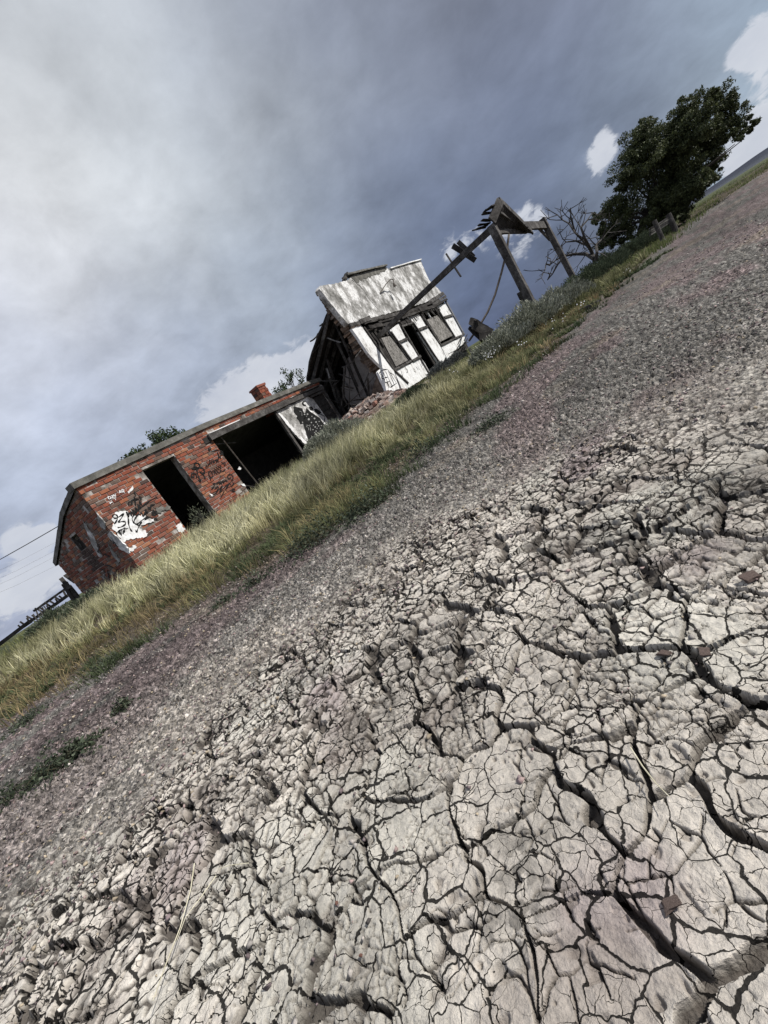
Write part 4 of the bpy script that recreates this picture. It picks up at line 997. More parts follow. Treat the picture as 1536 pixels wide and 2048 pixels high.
# hanging rafters and boards in the open end
for (a, c, wd, m) in (((.5, .7, 3.9), (.75, 1.3, .9), .09, M_dark), ((.35, .62, 4.05), (.5, .85, 2.85), .07, M_wood), ((.8, 1.2, 3.5), (1.1, 1.9, .8), .10, M_dark), ((.45, 1.05, 3.4), (.8, 1.5, 1.6), .08, M_wood), ((.3, 1.75, 3.1), (.45, 2.6, .7), .10, M_dark),
                      ((.2, 1.9, 3.3), (.5, 1.2, 4.3), .06, M_dark), ((-.1, 1.0, 4.15), (.6, .5, 4.3), .05, M_wood), ((.1, 1.55, 3.7), (-.25, 1.85, 3.55), .05, M_dark), ((.0, 1.3, 4.0), (-.3, 1.6, 3.9), .06, M_dark), ((.6, 2.2, 2.9), (.6, 2.9, .6), .11, M_wood),
                      ((.1, .6, 2.42), (.15, 1.25, 2.5), .05, M_wood), ((.12, 1.1, 2.15), (.1, 2.0, 1.0), .04, M_wood), ((.4, 2.3, 1.2), (.6, .4, 1.55), .035, M_metal), ((.9, .9, 2.9), (1.0, 1.1, 2.65), .22, M_wood), ((.3, 2.9, 3.0), (.5, 3.2, .7), .12, M_dark)):
    b = MB(); b.beam(a, c, wd, wd * .7, jit=.01, n=4, sag=.04); b.build('hanging_board', m, house)
rx_ = random.Random(77)
for k in range(18):
    y0 = rx_.uniform(.4, 2.6); z0 = rx_.uniform(.7, 3.6 - .5 * y0); a_ = rx_.uniform(-1, 1); l_ = rx_.uniform(.25, .8)
    b = MB(); b.beam((rx_.uniform(.0, .4), y0, z0), (rx_.uniform(-.1, .5), y0 + l_ * a_, z0 + l_ * rx_.uniform(.2, 1)), rx_.uniform(.04, .12), .025, jit=.012, n=2); b.build('broken_board', rx_.choice([M_wood, M_wood, M_osb, M_dark]), house)
# curling strip of roofing hanging in the gap
b = MB(); b.tube([(.05, 1.1, 2.45), (.0, 1.25, 2.2), (.0, 1.5, 1.95), (-.02, 1.7, 1.75), (.0, 1.85, 1.45), (.05, 1.9, 1.2)], .045, 5, r1=.03); b.build('roofing_strip', M_wood, house)

# ------------------------------------------------------------------ rubble between the buildings
def stone_mesh(seed, c, m=M_stone, sub=1):
    r_ = random.Random(seed); import bmesh
    bm = bmesh.new(); bmesh.ops.create_icosphere(bm, subdivisions=2, radius=0.5)
    ax = [r_.uniform(.7, 1.2), r_.uniform(.6, 1.0), r_.uniform(.4, .75)]
    for v in bm.verts:
        q = 0.8 + .45 * mnoise.noise(v.co * 2.2 + Vector((seed * 3.1, 0, 0)))
        s_ = [max(-.27, min(.27, cc)) * 1.3 for cc in v.co]          # squared-off, broken masonry
        v.co = Vector((s_[0] * ax[0] * q * 1.4, s_[1] * ax[1] * q * 1.4, s_[2] * ax[2] * q * 1.4))
    me = bpy.data.meshes.new('stone'); bm.to_mesh(me); bm.free(); me.materials.append(m)
    a = me.attributes.new('Col', 'FLOAT_COLOR', 'FACE'); nf = len(me.polygons)
    cc = np.ones((nf, 4), np.float32); cc[:, :3] = c; a.data.foreach_set('color', cc.ravel())
    return me
rs = random.Random(11)
def heap(x, y):
    """height of the rubble heap between the two buildings"""
    c1 = at(735, 800, 17.0); c2 = at(690, 830, 16.5)
    c3 = at(765, 805, 16.2)
    return 0.36 * math.exp(-((x - c1.x) ** 2 + (y - c1.y) ** 2) / 2.2) + 0.30 * math.exp(-((x - c2.x) ** 2 + (y - c2.y) ** 2) / 1.8) + 0.20 * math.exp(-((x - c3.x) ** 2 + (y - c3.y) ** 2) / 1.0)
hp = MB(); hc = at(712, 815, 16.8); nH = 30; vs = []; fs = []
for i in range(nH + 1):
    for j in range(nH + 1):
        xx = hc.x + (i / nH - .5) * 6; yy = hc.y + (j / nH - .5) * 6
        vs.append((xx, yy, gz(xx, yy) - .05 + heap(xx, yy) + rs.uniform(-.025, .025)))
for i in range(nH):
    for j in range(nH): a = i * (nH + 1) + j; fs.append((a, a + nH + 1, a + nH + 2, a + 1))
hp.add(vs, fs, (1, 1, 1)); tag(hp.build('rubble_mound', M_adobe), kind='structure')
smesh = [stone_mesh(k, c) for k, c in enumerate([(.30, .20, .165), (.40, .31, .27), (.20, .15, .13), (.46, .41, .37), (.32, .17, .13), (.42, .35, .30), (.62, .60, .57)])]
SL = ['pinkish', 'pale buff', 'dark brown', 'light grey', 'reddish', 'tan', 'whitish']
stones_ = {}
for k in range(56):
    px = rs.uniform(665, 800); py = np.interp(px, [665, 800], [845, 795]) + rs.uniform(-26, 26)
    dist = 15.6 + rs.uniform(0, 1.8)
    p = at(px, py, dist); i = rs.choice([0, 0, 1, 2, 2, 4, 5, 3]) if k else 6
    if k == 0: p = at(676, 848, 15.4)
    s_ = rs.uniform(.12, .34) * (1.15 if k % 7 == 0 else 1)
    o = link('rubble_stone', smesh[i]); o.location = (p.x, p.y, gz(p.x, p.y) - .02 + heap(p.x, p.y) + s_ * .12)
    o.scale = (s_, s_ * rs.uniform(.7, 1), s_ * rs.uniform(.7, 1)); o.rotation_euler = (rs.uniform(-.5, .5), rs.uniform(-.5, .5), rs.uniform(0, 6.3))
    sz_ = 'large' if s_ > .27 else 'mid-sized' if s_ > .2 else 'small'
    ps_ = 'at the garage end' if px < 690 else 'left of the middle' if px < 725 else 'right of the middle' if px < 760 else 'under the white storefront'
    lv_ = 'top' if py < np.interp(px, [665, 800], [845, 795]) - 9 else 'foot' if py > np.interp(px, [665, 800], [845, 795]) + 9 else 'middle'
    tag(o, f'{sz_} {SL[i]} rubble block {ps_}, {lv_} of the heap', 'stone', 'broken masonry between the buildings')
    stones_.setdefault(o['label'], []).append(o)
for lb_, os_ in stones_.items():
    if len(os_) > 1:
        os_.sort(key=lambda q: q.location.y)
        for q_, w_ in zip(os_, ('nearer the road', 'farther back', 'farthest back')): q_['label'] = lb_ + ', ' + w_
ru = MB()
for k in range(1100):
    u = rs.uniform(-2.6, 2.6); v = rs.uniform(-2.2, 2.2); xx = hc.x + u; yy = hc.y + v; h_ = heap(xx, yy)
    if h_ < .05: continue
    s_ = rs.uniform(.03, .09); q = rs.choice([(.32, .22, .18), (.42, .33, .28), (.20, .15, .13), (.50, .45, .41)])
    z_ = gz(xx, yy) + h_ - .04
    ru.box(xx - s_, xx + s_, yy - s_ * .8, yy + s_ * .8, z_, z_ + s_ * 1.2, q, s_ * .35)
tag(ru.build('rubble_fragments', M_stone), label='small broken masonry scattered over the heap', cat='rubble', kind='stuff')
for k in range(9):                                              # planks on the heap
    a = at(680 + k * 11 if k < 8 else 715, (832 - k * 6 if k < 8 else 770) + rs.uniform(-5, 5), 16.6 + rs.uniform(0, 1)); a.z = gz(a.x, a.y) + heap(a.x, a.y) + .04
    c = a + Vector((rs.uniform(-.9, .9), rs.uniform(-.7, .7), 0)); c.z = gz(c.x, c.y) + heap(c.x, c.y) + rs.uniform(.05, .3)
    b = MB(); b.beam(a - a, c - a, .1, .025, jit=.006, n=3); o = b.build('fallen_plank', M_wood if k % 2 else M_dark); o.location = a
    tag(o, ('weathered grey' if k % 2 else 'blackened') + ' plank on the rubble between the buildings, ' + ['nearest the garage', 'left side', 'left of the middle', 'at the middle', 'just right of the middle', 'right side', 'below the storefront corner', 'nearest the storefront', 'highest up'][k], 'plank', 'planks lying on the rubble')

# ------------------------------------------------------------------ remains of the timber canopy
gA = at(1060, 598, 14.0); gB = at(1147, 551, 19.5)
topA = at(983, 452, 14.0); topB = at(1085, 440, 19.5)
can = empty('ruined_canopy', (gA.x, gA.y, 0), 0, label='skeleton of a timber forecourt canopy on two posts, boards dangling from its beams', cat='canopy')
O = Vector((gA.x, gA.y, 0))
def cb(nm, a, c, wd, th, side=None, m=M_wood, n=1, jit=.006, sag=0.0):
    b = MB(); b.beam(Vector(a) - O, Vector(c) - O, wd, th, side=side, n=n, jit=jit, sag=sag); return b.build(nm, m, can, bevel=.006)
baseA = at(1061, 600, 14.0); baseB = at(1148, 553, 19.5)
dirAB = (topB - topA).normalized()
cb('post', (baseA.x, baseA.y, gz(baseA.x, baseA.y) - .3), topA + Vector((0, 0, .02)), .20, .20, dirAB, n=5)
cb('post', (baseB.x, baseB.y, gz(baseB.x, baseB.y) - .3), topB + Vector((0, 0, .05)), .19, .19, dirAB, n=5)
endW = W0 + dW * 1.36 - yW * .14 + Vector((0, 0, 2.74))
startW = topA + (topA - endW).normalized() * .10
cb('long_beam', startW - Vector((0, 0, .06)), endW, .10, .165, n=8, sag=-.02)
cb('cross_beam', topA + Vector((0, 0, -.14)), topB + Vector((0, 0, -.20)), .09, .26, n=6, sag=-.05)
cb('brace', at(1078, 457, 19.2), at(1100, 480, 19.5), .07, .09)
cb('post_sliver', at(990, 485, 13.95), at(1001, 505, 13.95), .05, .05, m=M_dark)
# slanted roof fragment: edge boards and the dark planks under them
r1 = at(1000, 400, 14.3); r2 = at(1064, 464, 16.6); q1 = at(984, 462, 13.8); q2 = at(1050, 463, 17.0)
cb('edge_board', r1, r2, .05, .17, n=5, m=M_wood)
cb('edge_board', r1 + Vector((0, 0, -.02)), at(984, 442, 13.85), .05, .24, n=2)
for k in range(11):
    t = (k + .5) / 11
    a = r1.lerp(r2, t * .96) + Vector((0, 0, -.06)); c = q1.lerp(q2, t)
    if k in (8,): c = a.lerp(c, .75)
    w_ = (r2 - r1).length / 11 * .97
    cb('roof_plank', a, c, w_, .03, side=(r2 - r1), m=M_dark, n=3, jit=.01)
cb('roof_joist', at(1000, 425, 14.2), at(1040, 452, 16.0), .06, .1, m=M_wood)
cb('roof_joist', at(995, 462, 14.2), at(1052, 462, 16.8), .06, .16, m=M_wood, n=4)
for a, c, wd in (((965, 428), (992, 424), .10), ((968, 422), (990, 412), .12), ((963, 440), (982, 441), .09), ((957, 450), (980, 447), .08), ((952, 458), (975, 450), .07), ((944, 461), (972, 454), .04), ((978, 415), (992, 411), .16)):
    cb('torn_plank', at(*a, 13.9), at(*c, 14.3), wd, .03, m=M_dark, jit=.012, n=2)
dl = 15.6
cb('dangling_board', at(905, 491, dl), at(951, 521, dl), .16, .03, side=(0, 0, 1), m=M_dark, n=2)
cb('dangling_board', at(916, 483, dl + .2), at(948, 514, dl + .2), .13, .03, side=(0, 0, 1), m=M_dark, n=2)
cb('dangling_board', at(892, 507, dl + .5), at(922, 554, dl + .4), .06, .03, m=M_dark, n=3)
b = MB(); b.tube([at(1018, 468, 14.6) - O, at(1014, 500, 14.6) - O, at(1003, 545, 14.5) - O, at(990, 590, 14.3) - O, at(975, 625, 14.1) - O, at(957, 655, 13.9) - O, at(938, 682, 13.8) - O], .030, 7)
b.build('bent_pipe', M_metal, can, smooth=True)
# stump and blackened scraps
p = at(1042, 600, 13.0); t_ = at(1037, 585, 13.0)
b = MB(); b.beam((0, 0, -.3), t_ - Vector((p.x, p.y, gz(p.x, p.y))), .10, .10, jit=.006, n=2); o = b.build('stump_post', M_dark); o.location = (p.x, p.y, gz(p.x, p.y)); tag(o, 'short black stub of a post in the sagebrush beside the canopy post', 'post')
sp_ = at(960, 668, 13.2); sc_o = Vector((sp_.x, sp_.y, gz(sp_.x, sp_.y)))
scrap = empty('scrap_timber', sc_o, 0, label='blackened broken boards heaped under the bent pipe right of the white storefront', cat='timber')
for a, c, wd in (((940, 642), (975, 660), .20), ((944, 650), (985, 668), .24), ((950, 640), (956, 665), .10), ((938, 655), (965, 680), .16), ((958, 672), (990, 672), .2)):
    b = MB(); b.beam(at(*a, 13.2) - sc_o, at(*c, 13.4) - sc_o, wd, .05, side=(0, 0, 1), jit=.02, n=3); b.build('board', M_dark, scrap)
p = at(935, 690, 12.6); b = MB(); b.beam((0, 0, -.2), (0.0, 0, .38), .05, .04, jit=.004, n=2); o = b.build('picket', M_wood); o.location = (p.x, p.y, gz(p.x, p.y)); tag(o, 'short grey picket standing in grass at the right corner of the white storefront', 'picket')

# ------------------------------------------------------------------ collapsed shed frame far left, wires
ru0 = at(90, 1225, 19.0); ruO = Vector((ru0.x, ru0.y, 0))
ruin = empty('collapsed_fence', ruO, 0, label='dark collapsed timber railing with upright stubs beyond the garage at the far left', cat='railing')
def rbm(nm, a, c, wd, th, m=M_dark, n=1):
    b = MB(); b.beam(Vector(a) - ruO, Vector(c) - ruO, wd, th, n=n, jit=.01); return b.build(nm, m, ruin)
rbm('rail', at(137, 1190, 18.0), at(60, 1243, 19.6), .09, .10, n=5); rbm('rail', at(60, 1243, 19.6), at(-12, 1297, 21.5), .10, .12, n=5)
rbm('rail', at(132, 1177, 18.2), at(68, 1222, 19.6), .05, .07, n=4)
for k, px in enumerate((130, 124, 119, 113, 108, 101, 95, 88, 84, 74, 69, 63, 56, 48, 40)):
    yy = 1186 + (137 - px) * .69; l_ = (11, 7, 13, 6, 10, 14, 5, 9, 12, 15, 6, 11, 7, 9, 5)[k]; rbm('stub', at(px + 3, yy + 3, 18 + (137 - px) * .021), at(px - l_ * (.9 if k % 3 else .3), yy - l_ * (.45 if k % 3 else .9), 18 + (137 - px) * .021), (.05, .10, .07)[k % 3], .05)
for (a, c) in (((72, 1222), (86, 1243)), ((78, 1218), (92, 1238)), ((84, 1215), (97, 1233)), ((66, 1228), (80, 1250)), ((88, 1212), (100, 1229))):
    rbm('panel_board', at(*a, 18.7), at(*c, 18.7), .13, .03, m=M_wood)
wd_o = at(135, 1170, 16.2); wO = Vector((wd_o.x, wd_o.y, 0))
pile = empty('leaning_boards', wO, 0, label='grey boards leaning against the far left corner of the brick garage', cat='boards')
for (a, c, wd) in (((125, 1168), (150, 1205), .09), ((132, 1165), (158, 1200), .08), ((130, 1150), (150, 1165), .08), ((137, 1172), (164, 1205), .12), ((122, 1156), (140, 1178), .1)):
    b = MB(); b.beam(at(*a, 15.9) - wO, at(*c, 15.4) - wO, wd, .04, jit=.01, n=2); b.build('board', M_wood if wd > .11 else M_dark, pile)
a = at(119, 1051, 15.6); c = at(-250, 1228, 60.0)
b = MB(); b.tube([a + (c - a) * t + Vector((0, 0, -.9 * 4 * t * (1 - t) * .4)) for t in np.linspace(0, 1, 16)], .012, 5, r1=.03); tag(b.build('service_wire', M_dark), 'single drooping wire from the garage corner to the left picture edge', 'wire')
for k, (y0, y1) in enumerate(((1134, 1072), (1150, 1088), (1162, 1100), (1175, 1120))):
    a = at(135, y1, 160); c = at(-120, y0 + 60, 130); b = MB(); b.tube([a, a.lerp(c, .5) + Vector((0, 0, -.5)), c], .022, 4)
    tag(b.build('distant_power_line', M_metal), ['highest', 'second highest', 'third highest', 'lowest'][k] + ' of four thin distant power lines at the far left', 'power line')

# ------------------------------------------------------------------ fence posts by the big tree
for k, (t0, b0, d0, wd, lb) in enumerate((((1336, 428), (1347, 449), 24, .22, 'thick grey fence post at the right, in front of the big dark tree'), ((1308, 441), (1319, 463), 22, .17, 'thinner grey fence post left of the thick one below the dark tree'))):
    p = at(*b0, d0); a = at(*t0, d0); zg_ = gz(p.x, p.y); b = MB(); b.tube([(0, 0, zg_ - p.z - .3) if False else Vector((0, 0, -.3)), a - Vector((p.x, p.y, zg_)) - Vector((0, 0, .0))], wd / 2, 9, r1=wd / 2 * .92)
    o = b.build('fence_post', M_wood); o.location = (p.x, p.y, zg_); tag(o, lb, 'post')
for k, (a, c, lb) in enumerate((((1300, 470), (1338, 446), 'pale boards stacked between the two fence posts'),)):
    p = at(*a, 23); oo = Vector((p.x, p.y, gz(p.x, p.y))); st = empty('board_stack', oo, 0, label=lb, cat='boards')
    for q in range(4):
        b = MB(); b.beam(at(a[0], a[1] - q * 4, 23) - oo, at(c[0], c[1] - q * 4, 24) - oo, .10, .05, jit=.01, n=2); b.build('board', M_wood if q % 2 else M_conc, st)

# ------------------------------------------------------------------ plants
def blades(n, pos, h, lean, width, cb_, ct, segs=2, bend=0.5):
    """pos (n,3); h (n,); lean (n,2) tip offset; colours at base and tip"""
    ang = rng.random(n) * 6.283
    wx_ = np.cos(ang) * width; wy_ = np.sin(ang) * width
    v = np.zeros((n, 5, 3))
    v[:, 0] = pos + np.stack([wx_, wy_, np.zeros(n) - .02], 1); v[:, 1] = pos - np.stack([wx_, wy_, np.zeros(n) + .02], 1)
    m = pos + np.stack([lean[:, 0] * bend * .5, lean[:, 1] * bend * .5, h * .58], 1)
    v[:, 2] = m - np.stack([wx_ * .7, wy_ * .7, np.zeros(n)], 1); v[:, 3] = m + np.stack([wx_ * .7, wy_ * .7, np.zeros(n)], 1)
    v[:, 4] = pos + np.stack([lean[:, 0], lean[:, 1], h], 1)
    k = np.arange(n)[:, None] * 5
    tri = np.concatenate([k + np.array([[0, 1, 2]]), k + np.array([[0, 2, 3]]), k + np.array([[3, 2, 4]])], 0)
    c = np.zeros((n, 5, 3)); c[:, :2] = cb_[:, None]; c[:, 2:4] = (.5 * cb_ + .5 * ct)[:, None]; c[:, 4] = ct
    return v.reshape(-1, 3), tri, c.reshape(-1, 3)
def join(parts):
    V_, F_, C_ = [], [], []; o = 0
    for v, f, c in parts: V_.append(v); F_.append(f + o); C_.append(c); o += len(v)
    return np.concatenate(V_), np.concatenate(F_), np.concatenate(C_)
def tufts(cx, cy, per, rad, hmin, hmax, cbase, ctip, spread=.35, width=.003, wind=(.05, .02), cvar=.25):
    n = len(cx) * per
    x_ = np.repeat(cx, per); y_ = np.repeat(cy, per); rr = np.repeat(rad * (0.6 + .8 * rng.random(len(cx))), per)
    a = rng.random(n) * 6.283; q = np.sqrt(rng.random(n)) * rr
    px = x_ + np.cos(a) * q; py = y_ + np.sin(a) * q
    hc_ = np.repeat(hmin + (hmax - hmin) * rng.random(len(cx)), per) * (0.45 + .6 * rng.random(n))
    tv_ = verge(px, py); hc_ = hc_ * np.where(np.hypot(px, py) < 12, .50 + .50 * sstep(1.0, 2.8, tv_), 1.0) if hmax > .2 else hc_
    lean = np.stack([np.cos(a), np.sin(a)], 1) * (spread * hc_ * (0.2 + rng.random(n)))[:, None] * (q / rr + .2)[:, None]
    lean += np.array(wind) * (hc_ / .4)[:, None]
    lean += rng.normal(0, .04, (n, 2)) * hc_[:, None] * 2
    pos = np.stack([px, py, macro(px, py)], 1)
    br = (1 - cvar + 2 * cvar * rng.random(n))[:, None] * np.repeat(1 - cvar * .6 + 1.2 * cvar * rng.random(len(cx)), per)[:, None]
    pn = fbm(cx, cy, .9, 301, 3) * 1.6 + .5; br = br * np.repeat(np.clip(.62 + .9 * (fbm(cx, cy, 1.7, 305, 2) + .5), .55, 1.35), per)[:, None]
    mixk = np.clip(np.repeat(pn, per)[:, None] * .65 + rng.random((n, 1)) * .45 - .08, 0, 1)
    cbv = np.array(cbase[0]) * (1 - mixk) + np.array(cbase[1]) * mixk; ctv = np.array(ctip[0]) * (1 - mixk) + np.array(ctip[1]) * mixk
    dist = np.hypot(px, py); wv = width * (0.6 + .8 * rng.random(n)) * np.clip(dist / 5, .7, 4)
    return blades(n, pos, hc_, lean, wv, cbv * br, ctv * br)
def inside_buildings(x_, y_):
    m = np.zeros(len(x_), bool)
    for org, azm, x0, x1, y0, y1 in ((B0, AZ_B, -.15, 10.6, -.12, 3.6), (W0, AZ_W, -.1, 11.6, -.1, 5.6)):
        d, yd = frame_of(azm); u = (x_ - org.x) * d.x + (y_ - org.y) * d.y; v = (x_ - org.x) * yd.x + (y_ - org.y) * yd.y
        m |= (u > x0) & (u < x1) & (v > y0) & (v < y1)
    hx = hc; m |= ((x_ - hx.x) ** 2 + (y_ - hx.y) ** 2 < 3.0)
    return m
def scatter(n, t0, t1, xr, yr, dens=None, seed=0):
    r_ = np.random.default_rng(seed)
    # sample in azimuth/distance so density thins with distance
    azs = r_.uniform(R(-66), R(56), n * 4); di = np.exp(r_.uniform(math.log(yr[0]), math.log(yr[1]), n * 4))
    x_ = di * np.sin(azs); y_ = di * np.cos(azs); t = verge(x_, y_)
    ok = (t > t0) & (t < t1) & (x_ > xr[0]) & (x_ < xr[1])
    if dens is not None: ok &= (r_.random(n * 4) < dens(x_, y_, t))
    ok &= ~inside_buildings(x_, y_)
    return x_[ok][:n], y_[ok][:n]
G1, G2 = (.10, .125, .035), (.15, .145, .055)       # green bases
T1, T2 = (.58, .54, .36), (.44, .42, .24)           # straw tips
parts = []
leftness = lambda x_, y_: np.clip(1.0 - (np.arctan2(x_, y_) - R(2)) / R(16), 0, 1)
# tall pale bunch grass, left part
a, c = scatter(1250, .8, 3.8, (-12, 4), (3.2, 9), lambda x_, y_, t: leftness(x_, y_) * sstep(1.5, 2.6, t) * (vnoise(x_, y_, 1.6, 5) > -.10), 1)
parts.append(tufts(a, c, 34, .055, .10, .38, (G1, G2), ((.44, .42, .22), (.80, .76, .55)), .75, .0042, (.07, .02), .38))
a, c = scatter(420, 1.5, 4.6, (-12, 3), (3.4, 9), lambda x_, y_, t: leftness(x_, y_), 31)
parts.append(tufts(a, c, 9, .05, .28, .48, (G2, (.3, .27, .14)), ((.80, .75, .52), (.62, .58, .36)), .5, .0026, (.10, .02), .3))
a, c = scatter(700, 2.6, 7, (-14, 8), (6, 13), None, 2)
parts.append(tufts(a, c, 26, .12, .14, .36, (G1, G2), (T1, T2), .5, .0022, (.06, .02)))
# greener grass towards the right
a, c = scatter(2100, .1, 3.6, (.2, 16), (3.8, 17), lambda x_, y_, t: (1 - .9 * leftness(x_, y_)) * sstep(-.1, 1.0, t + .6 * vnoise(x_, y_, 1.9, 61)), 3)
parts.append(tufts(a, c, 30, .07, .07, .30, ((.042, .058, .022), (.09, .095, .035)), ((.20, .20, .095), (.52, .48, .29)), .6, .0036, (.04, .01), .4))
a, c = scatter(900, 1.5, 30, (-40, 60), (12, 70), None, 4)
parts.append(tufts(a, c, 24, .35, .14, .30, ((.06, .085, .03), (.11, .12, .045)), ((.22, .24, .09), (.34, .32, .16)), .4, .0025))
a, c = scatter(900, -.2, 8, (10, 60), (16, 70), None, 14)
parts.append(tufts(a, c, 20, .5, .10, .24, ((.05, .075, .025), (.09, .11, .04)), ((.16, .20, .07), (.26, .27, .12)), .4, .0025))
# short dry brown fringe on the gravel edge
a, c = scatter(1250, -.3, 2.2, (-8, 9), (2.8, 12), lambda x_, y_, t: (vnoise(x_, y_, 2.3, 15) > -.08) * sstep(-.3, .9, t), 5)
parts.append(tufts(a, c, 20, .09, .05, .19, ((.11, .075, .04), (.07, .085, .035)), ((.42, .31, .18), (.20, .22, .09)), 1.3, .0026, (.02, 0), .4))
a, c = scatter(1500, -.5, 2.0, (-8, 12), (2.8, 14), lambda x_, y_, t: (vnoise(x_, y_, 2.4, 19) > .02) * sstep(-.5, .2, t), 41)
parts.append(tufts(a, c, 26, .10, .03, .10, ((.025, .038, .018), (.045, .06, .028)), ((.06, .085, .04), (.12, .14, .07)), 1.8, .0042, (.01, 0), .4))
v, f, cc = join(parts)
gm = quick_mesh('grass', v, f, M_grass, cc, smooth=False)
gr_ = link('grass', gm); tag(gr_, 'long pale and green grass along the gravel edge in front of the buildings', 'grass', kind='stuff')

def leaf_cloud(n, centre, rad, size, cols, up=0.0, shell=0.35, seed=0, flat=1.0):
    """n small leaf faces in an ellipsoid"""
    r_ = np.random.default_rng(seed)
    d = r_.normal(0, 1, (n, 3)); d /= np.linalg.norm(d, axis=1)[:, None]
    q = (shell + (1 - shell) * r_.random(n)) ** .6
    p = np.array(centre) + d * q[:, None] * np.array(rad)
    a = r_.normal(0, 1, (n, 3)) + np.array([0, 0, up * 2]); a /= np.linalg.norm(a, axis=1)[:, None]
    b = np.cross(a, r_.normal(0, 1, (n, 3))); b /= np.linalg.norm(b, axis=1)[:, None] + 1e-9
    s = (size * (.6 + .8 * r_.random(n)))[:, None]
    v = np.stack([p - a * s, p + b * s * .38 * flat, p + a * s, p - b * s * .38 * flat], 1).reshape(-1, 3)
    k = np.arange(n)[:, None] * 4
    f = k + np.array([[0, 1, 2, 3]])
    c0 = np.array(cols)[r_.integers(0, len(cols), n)] * (.75 + .5 * r_.random(n))[:, None]
    return v, f, np.repeat(c0, 4, 0)
# sagebrush: dense domes of upright grey-green sprigs
def sprigs(cx, cy, rx, ry, h, n, cols, seed, wd=.006, ln=.09):
    r_ = np.random.default_rng(seed)
    u = r_.random(n) * 6.283; w_ = np.sqrt(r_.random(n))
    lump = 1 + .22 * np.sin(u * 3 + seed) + .15 * np.sin(u * 7 + 2 * seed)
    x_ = np.cos(u) * w_ * rx * lump; y_ = np.sin(u) * w_ * ry * lump
    top = h * np.sqrt(np.clip(1 - (w_ * .93) ** 2, 0.02, 1)) * (.80 + .3 * r_.random(n)) + h * .16 * np.sin(x_ * 8 + seed) * np.cos(y_ * 7 + seed)
    z = top * (.45 + .55 * r_.random(n) ** .5)
    pos = np.stack([x_, y_, z], 1)
    d = np.stack([x_ / rx * .8, y_ / ry * .8, np.ones(n)], 1) + r_.normal(0, .28, (n, 3)); d /= np.linalg.norm(d, axis=1)[:, None]
    s = np.cross(d, r_.normal(0, 1, (n, 3))); s /= np.linalg.norm(s, axis=1)[:, None]
    L_ = (ln * (.5 + r_.random(n)))[:, None]; W_ = (wd * (.6 + .8 * r_.random(n)))[:, None]
    v = np.stack([pos - s * W_, pos + s * W_, pos + d * L_ * .6 + s * W_ * 1.3, pos + d * L_, pos + d * L_ * .6 - s * W_ * 1.3], 1).reshape(-1, 3)
    k = np.arange(n)[:, None] * 5
    f = np.concatenate([k + np.array([[0, 1, 2]]), k + np.array([[0, 2, 4]]), k + np.array([[4, 2, 3]])])
    c0 = np.array(cols)[r_.integers(0, len(cols), n)] * (.7 + .6 * r_.random(n))[:, None]
    return v, f, np.repeat(c0, 5, 0)
SG = [(.21, .225, .175), (.28, .29, .23), (.14, .15, .115), (.36, .365, .30)]
SD = [(.07, .09, .055), (.10, .12, .075), (.05, .065, .04)]
def twigs(nm, par, h, rx, seed, m=M_deadbark, n=12):
    r_ = random.Random(seed); b = MB()
    for k in range(n):
        a = r_.uniform(0, 6.28); q = r_.uniform(.3, 1) * rx * .75
        b.tube([(0, 0, -.05), (math.cos(a) * q * .4, math.sin(a) * q * .4, h * .35), (math.cos(a) * q, math.sin(a) * q, h * .75)], .012, 4, r1=.004)
    return b.build(nm, m, par)
for k, (px, py, dist, rx, h, cols, lb) in enumerate((
    (1035, 615, 11.0, .80, .62, SG, 'big silvery sagebrush mound at the foot of the near canopy post'),
    (975, 660, 10.0, .62, .42, SG, 'silvery sagebrush left of the big mound, right of the white storefront'),
    (1088, 592, 12.4, .80, .56, SG, 'broad silvery sagebrush just right of the canopy post'),
    (1168, 552, 17.0, 1.15, .62, SD, 'dark green bush at the foot of the far canopy post'),
    (1108, 588, 14.5, .55, .50, SD, 'small dark bush between the two canopy posts'),
    (1125, 578, 14.0, .6, .42, SG, 'grey sagebrush in front of the far canopy post'),
    (672, 878, 10.6, .60, .52, SG, 'grey sagebrush in front of the mural panel'),
    (640, 900, 10.0, .42, .42, SG, 'smaller grey sagebrush left of the one before the mural panel'),
    (872, 735, 15.6, .45, .42, [(.12, .125, .12), (.17, .175, .165), (.09, .095, .09)], 'dull grey brush at the doorway of the white storefront'),
    (905, 712, 17.2, .45, .40, [(.12, .125, .12), (.17, .175, .165), (.09, .095, .09)], 'dull grey brush right of the storefront doorway'),
    (825, 790, 10.5, .45, .26, SD, 'dark green bush beside the rubble heap'),
    (170, 1215, 11.5, .5, .28, SD + SG[2:3], 'greyish green brush at the left end of the garage'),
    (105, 1240, 13.5, .7, .36, SD + SG[2:3], 'low brush left of the garage in front of the timber railing'),
    (402, 1038, 12.3, .26, .62, [(.10, .11, .08), (.15, .16, .11), (.06, .07, .05)], 'leafy pale bush growing in the garage doorway'),
    (1205, 527, 22, .8, .75, SD, 'low green scrub at the foot of the bare dead tree'),
    (1255, 500, 24, .9, .6, SD, 'low scrub between the dead tree and the big tree'),
    (1285, 480, 25, .9, .6, SD, 'low scrub under the left side of the big tree'))):
    p = at(px, py, dist); z_ = gz(p.x, p.y); big = 'sagebrush' if cols is SG else 'bush'
    sb = empty(big, (p.x, p.y, z_), 0, label=lb, cat='shrub')
    n = int((1500 if px == 402 else 11000) * rx * (1.0 if dist < 13 else .6))
    v, f, cc = sprigs(0, 0, rx, rx * .85, h, n, cols, k + 1, .0042 * (1 + dist / 25), .055)
    link('foliage', quick_mesh('foliage', v, f, M_sage, cc, smooth=False), None, sb)
    twigs('branches', sb, h, rx, k)
